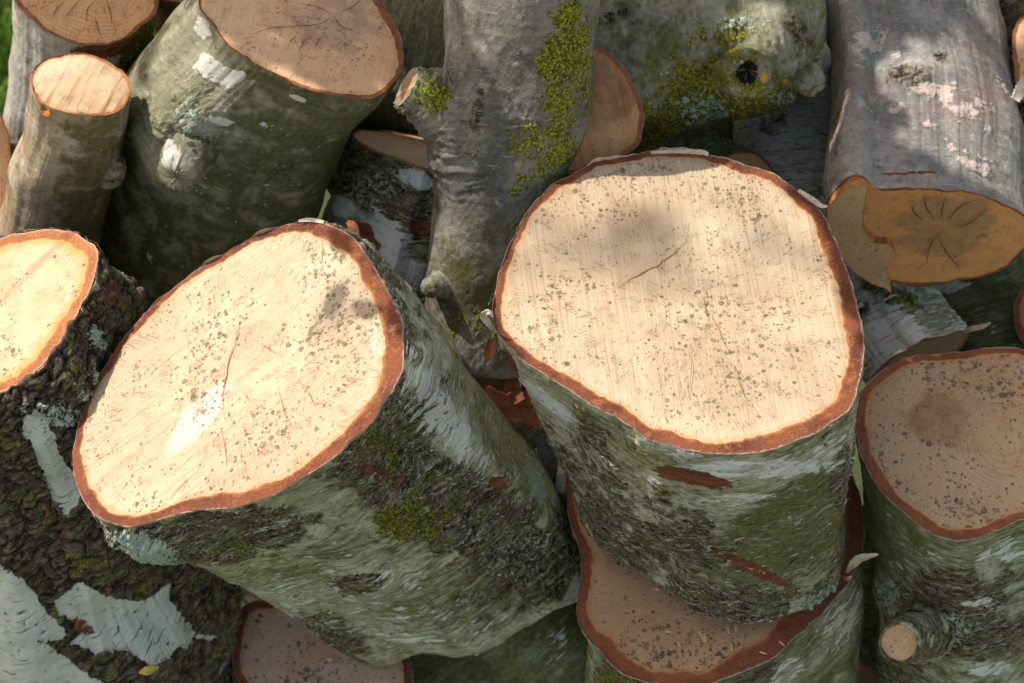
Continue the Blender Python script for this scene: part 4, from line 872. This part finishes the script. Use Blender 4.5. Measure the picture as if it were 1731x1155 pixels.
W_D3 = wood_mat('wood_bottom', 22, cream=(0.50,0.33,0.24), pale=(0.54,0.38,0.28), saw=20, sawk=0.12, spots=0.8, stain=0.2, spotc=(0.04,0.045,0.03), edge=(0.45,0.18,0.07), cracks=0.0, rings=0.05)
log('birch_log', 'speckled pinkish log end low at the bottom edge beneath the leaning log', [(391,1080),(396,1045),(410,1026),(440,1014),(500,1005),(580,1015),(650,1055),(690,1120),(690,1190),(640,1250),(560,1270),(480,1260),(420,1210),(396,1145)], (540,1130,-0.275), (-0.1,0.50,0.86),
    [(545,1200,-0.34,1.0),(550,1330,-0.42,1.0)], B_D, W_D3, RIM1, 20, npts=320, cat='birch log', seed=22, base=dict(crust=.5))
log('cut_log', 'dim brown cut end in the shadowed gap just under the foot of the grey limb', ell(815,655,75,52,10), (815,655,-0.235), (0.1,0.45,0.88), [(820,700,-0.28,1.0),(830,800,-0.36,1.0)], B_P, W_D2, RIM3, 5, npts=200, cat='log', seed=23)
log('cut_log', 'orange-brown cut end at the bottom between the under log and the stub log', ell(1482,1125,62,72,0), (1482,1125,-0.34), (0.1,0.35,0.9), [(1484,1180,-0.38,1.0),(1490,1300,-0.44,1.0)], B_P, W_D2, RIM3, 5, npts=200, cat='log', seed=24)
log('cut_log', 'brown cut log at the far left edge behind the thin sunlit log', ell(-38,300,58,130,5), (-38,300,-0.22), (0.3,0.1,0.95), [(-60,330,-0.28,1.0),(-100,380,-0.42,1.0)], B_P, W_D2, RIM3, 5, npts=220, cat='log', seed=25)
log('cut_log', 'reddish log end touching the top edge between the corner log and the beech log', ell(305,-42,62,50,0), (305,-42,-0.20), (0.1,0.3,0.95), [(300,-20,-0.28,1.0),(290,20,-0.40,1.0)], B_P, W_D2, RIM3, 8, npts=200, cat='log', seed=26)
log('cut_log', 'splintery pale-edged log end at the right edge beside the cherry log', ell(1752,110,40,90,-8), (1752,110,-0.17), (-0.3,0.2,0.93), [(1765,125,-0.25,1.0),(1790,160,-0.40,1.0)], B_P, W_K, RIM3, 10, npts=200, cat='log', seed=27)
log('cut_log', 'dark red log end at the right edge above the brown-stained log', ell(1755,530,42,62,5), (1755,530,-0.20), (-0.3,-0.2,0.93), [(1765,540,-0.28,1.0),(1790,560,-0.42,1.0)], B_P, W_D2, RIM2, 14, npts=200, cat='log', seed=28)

# loose curls of bark in the gaps
def loose(pts, wd, mat, label, curl=0.4, ncam=(0,0,1)):
    return leaf_chip(pts, wd, mat, 'bark_curl', label, 'bark curl', None, 0.0012, ncam)
loose([(822,655,-0.12),(850,685,-0.13),(895,690,-0.14),(938,722,-0.15)], [10,50,62,30], REDB, 'torn red-brown curl of bark hanging left of the centre log')
loose([(868,632,-0.14),(866,655,-0.135),(880,680,-0.13)], [24,34,20], REDB, 'small upright orange-red bark scrap above the torn curl')
loose([(218,182,-0.15),(240,160,-0.14),(262,135,-0.14)], [34,24,8], PAPER, 'cream flake of bark between the thin log and the beech log')
loose([(1716,170,-0.10),(1728,150,-0.10),(1742,130,-0.10)], [16,24,20], PAPER, 'white curl of bark at the right edge by the cherry log')
loose([(945,835,-0.20),(950,800,-0.19),(946,768,-0.19)], [22,18,6], PAPER, 'bright scrap of paper bark in the slot left of the centre log')

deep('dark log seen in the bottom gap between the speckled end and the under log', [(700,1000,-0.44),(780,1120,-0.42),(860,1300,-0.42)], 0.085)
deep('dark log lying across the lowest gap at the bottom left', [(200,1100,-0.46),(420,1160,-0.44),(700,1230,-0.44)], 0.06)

# ------------------------------------------------------------------ added, unseen leaves and twigs placed towards the sun to shade chosen spots
BLOCKER_LEAF = flat_mat('blocker_leaf', (0.06,0.11,0.02), (0.04,0.08,0.015), 30, 0.5)
BLOCKER_TWIG = flat_mat('blocker_twig', (0.10,0.08,0.06), (0.06,0.05,0.04), 60)
bpy.context.view_layer.update(); DG = bpy.context.evaluated_depsgraph_get()
def hit(px, py):
    d = P(px, py, 0) - CAMP; ok, loc_, nn, *_ = SC.ray_cast(DG, Vector(CAMP), Vector(nrm(d)))
    return (np.array(loc_), np.array(nn)) if ok else (None, None)
def shade_blocker(name, label, areas, dist, size, spacing, seed, given=None):
    rs = np.random.RandomState(seed); pts = list(given or [])
    for (cx, cy, rx, ry, an, z) in areas:
        n = max(1, int(math.pi * rx * ry / spacing ** 2))
        r_ = np.sqrt(rs.rand(n)); t_ = rs.rand(n) * 2 * math.pi; a = math.radians(an)
        x = r_ * np.cos(t_) * rx; y = r_ * np.sin(t_) * ry
        for i in range(n):
            px = cx + x[i] * math.cos(a) - y[i] * math.sin(a); py = cy + x[i] * math.sin(a) + y[i] * math.cos(a)
            h_, _ = hit(px, py)
            if h_ is not None: pts.append(h_ + SUN * (dist + rs.uniform(-0.12, 0.12) * dist))
    pts = np.array(pts); root = thing(name, pts.mean(0), label, 'tree branch')
    V = []; F = []
    for p in pts:
        nn = nrm(SUN + rs.uniform(-0.5, 0.5, 3)); e1 = nrm(np.cross(nn, rs.uniform(-1, 1, 3))); e2 = np.cross(nn, e1); L = size * rs.uniform(0.75, 1.25); k = len(V)
        for (a_, b_) in ((-0.5, 0), (-0.25, 0.24), (0.1, 0.27), (0.38, 0.13), (0.55, 0), (0.38, -0.13), (0.1, -0.27), (-0.25, -0.24)):
            V.append(p + e1 * a_ * L + e2 * b_ * L + nn * (abs(b_) * 0.25 * L))
        F += [[k, k + 1, k + 7, k], [k + 1, k + 2, k + 6, k + 7], [k + 2, k + 3, k + 5, k + 6], [k + 3, k + 4, k + 5, k + 3]]
    V = np.array(V); bm = bpy.data.meshes.new('blocker_leaves')
    bm.from_pydata([tuple(v) for v in (V - np.array(root.location))], [], [[f for j, f in enumerate(q_) if f not in q_[:j]] for q_ in F]); bm.materials.append(BLOCKER_LEAF)
    o = bpy.data.objects.new('blocker_leaves', bm); COL.objects.link(o); o.parent = root
    c = pts.mean(0); far = c + SUN * 0.25 + np.array([-0.9, 0.7, 0.5]); W = []; G = []
    for j, p in enumerate([c + SUN * 0.2] + [pts[i] for i in rs.permutation(len(pts))[:10]]):
        src = far if j == 0 else c + SUN * 0.2; r0 = 0.012 if j == 0 else 0.0018; a = nrm(p - src); e1 = nrm(np.cross(a, [0.2, 0.3, 1])); e2 = np.cross(a, e1); k = len(W)
        for q_, rr in ((src, r0), ((src + p) / 2 + e1 * 0.03, r0 * 0.8), (p, r0 * 0.5)):
            for m_ in range(6): t_ = m_ * math.pi / 3; W.append(q_ + (e1 * math.cos(t_) + e2 * math.sin(t_)) * rr)
        for r_ in range(2):
            for m_ in range(6): G.append([k + r_ * 6 + m_, k + r_ * 6 + (m_ + 1) % 6, k + r_ * 6 + 6 + (m_ + 1) % 6, k + r_ * 6 + 6 + m_])
    mesh('branch', np.array(W), G, BLOCKER_TWIG, root)  # twigs added only to carry the unseen shading foliage

def inside(px, py, poly):
    r_ = False; j = len(poly) - 1
    for i in range(len(poly)):
        xi, yi = poly[i]; xj, yj = poly[j]
        if (yi > py) != (yj > py) and px < (xj - xi) * (py - yi) / (yj - yi) + xi: r_ = not r_
        j = i
    return r_
def grow(poly, g):
    c = np.mean(np.array(poly), 0); return [tuple(np.array(p) + nrm(np.array(p) - c) * g) for p in poly]
SUNNY = [grow(A_OUT, 22), grow(B_OUT, 26), grow(C_OUT, 34), [(225,880),(400,850),(330,950),(230,960)],
    [(55,80),(225,80),(225,190),(120,215),(115,300),(85,440),(-60,440),(-20,300),(30,180)], [(-10,10),(60,40),(95,80),(60,150),(40,220),(-10,320)],
    [(340,-20),(290,60),(235,150),(230,210),(270,330),(325,315),(352,240),(315,180),(352,110),(378,90),(345,30)],
    [(715,385),(790,370),(850,430),(875,500),(850,560),(870,610),(690,630)], [(662,135),(700,125),(735,170),(770,240),(805,290),(740,310),(690,220)],
    [(1240,30),(1300,-10),(1350,20),(1345,70),(1290,95),(1220,90)], [(1335,90),(1370,95),(1365,120),(1335,110)],
    [(1470,110),(1500,85),(1560,65),(1630,50),(1700,130),(1731,250),(1731,345),(1650,305),(1585,262),(1525,243),(1550,205),(1500,182),(1478,150)],
    [(930,765),(965,765),(965,850),(930,850)], [(1600,-30),(1731,-30),(1731,60),(1640,20)], [(-60,-60),(40,-60),(20,0),(-60,200)]]
def shade_points():
    rs = np.random.RandomState(4); r_ = []; keep = []
    for x in range(-60, 1800, 15):
        for y in range(-60, 1190, 15):
            px = x + rs.uniform(-9, 9); py = y + rs.uniform(-9, 9)
            if any(inside(px, py, q_) for q_ in SUNNY): continue
            h_, n_ = hit(px, py)
            if h_ is None or h_[2] < 0.06 or n_ @ SUN < 0.02: continue
            r_.append(h_ + SUN * rs.uniform(0.85, 1.05)); keep.append((px > 1452 and py > 580) or (980 < px < 1450 and py > 960))
    lit = []
    for x in range(-60, 1760, 14):
        for y in range(-60, 1170, 14):
            if any(inside(x, y, q_) for q_ in CORE):
                h_, n_ = hit(x, y)
                if h_ is not None and n_ @ SUN > 0: lit.append(h_)
    s1 = nrm(np.cross(SUN, UP)); s2 = np.cross(SUN, s1); lit = np.array(lit); LA = np.stack([lit @ s1, lit @ s2], 1)
    return [p for p, kp in zip(r_, keep) if np.min((LA[:, 0] - p @ s1) ** 2 + (LA[:, 1] - p @ s2) ** 2) > (0.004 if kp else 0.013) ** 2]
CORE = [grow(q_, -g_) for q_, g_ in zip(SUNNY, (14, 14, 14, 12, 12, 8, 8, 10, 8, 8, 4, 12, 4, 4, 20))]
SP = shade_points()
for x_, y_, a_, l_, w_, lb in ((560, 1117, -5, 16, 7, 'short pale chip on the mossy underside of the leaning log near the bottom'), (362, 945, 10, 15, 4, 'thin yellow splinter on the crusty bark under the bright oval face'),
        (1112, 1000, 25, 13, 4, 'small splinter stuck to the dark foot of the centre log'), (840, 968, 15, 9, 4, 'tiny tan chip low on the right flank of the leaning log'), (1248, 905, -20, 20, 2.5, 'needle-thin pale splinter on the mossy bark of the centre log')):
    h_, n_ = hit(x_, y_); dv = math.radians(a_); t_ = RT * math.cos(dv) - UP * math.sin(dv); t_ = nrm(t_ - (t_ @ n_) * n_); b_ = np.cross(n_, t_); L_ = l_ * FW / 1731 / 2; w2 = w_ * FW / 1731 / 2
    c_ = h_ + n_ * 0.0035; k_ = [c_ + t_ * sx * L_ * (1 if sy > 0 else 0.8) + b_ * sy * w2 + n_ * sz * 0.0004 for sz in (-1, 1) for sx, sy in ((-1, -1), (1, -1), (1, 1), (-1, 1))]
    o_ = mesh('wood_chip', np.array(k_), [[3, 2, 1, 0], [4, 5, 6, 7], [0, 1, 5, 4], [1, 2, 6, 5], [2, 3, 7, 6], [3, 0, 4, 7]], CHIP, None, smooth=False, org=c_)
    tag(o_, lb, 'wood chip', 'splinters caught on the bark')
bpy.context.view_layer.update(); DG = bpy.context.evaluated_depsgraph_get()
shade_blocker('leafy_shade_blocker', 'unseen leaf sheet added beyond the upper left to shade chosen parts of the pile', [], 1.0, 0.027, 24, 11, given=SP)
shade_blocker('leafy_shade_blocker', 'unseen leaf spray added high up to throw soft shade on the big faces', [(1150,400,250,26,8,0),(550,550,40,60,30,0)], 3.6, 0.030, 46, 13)
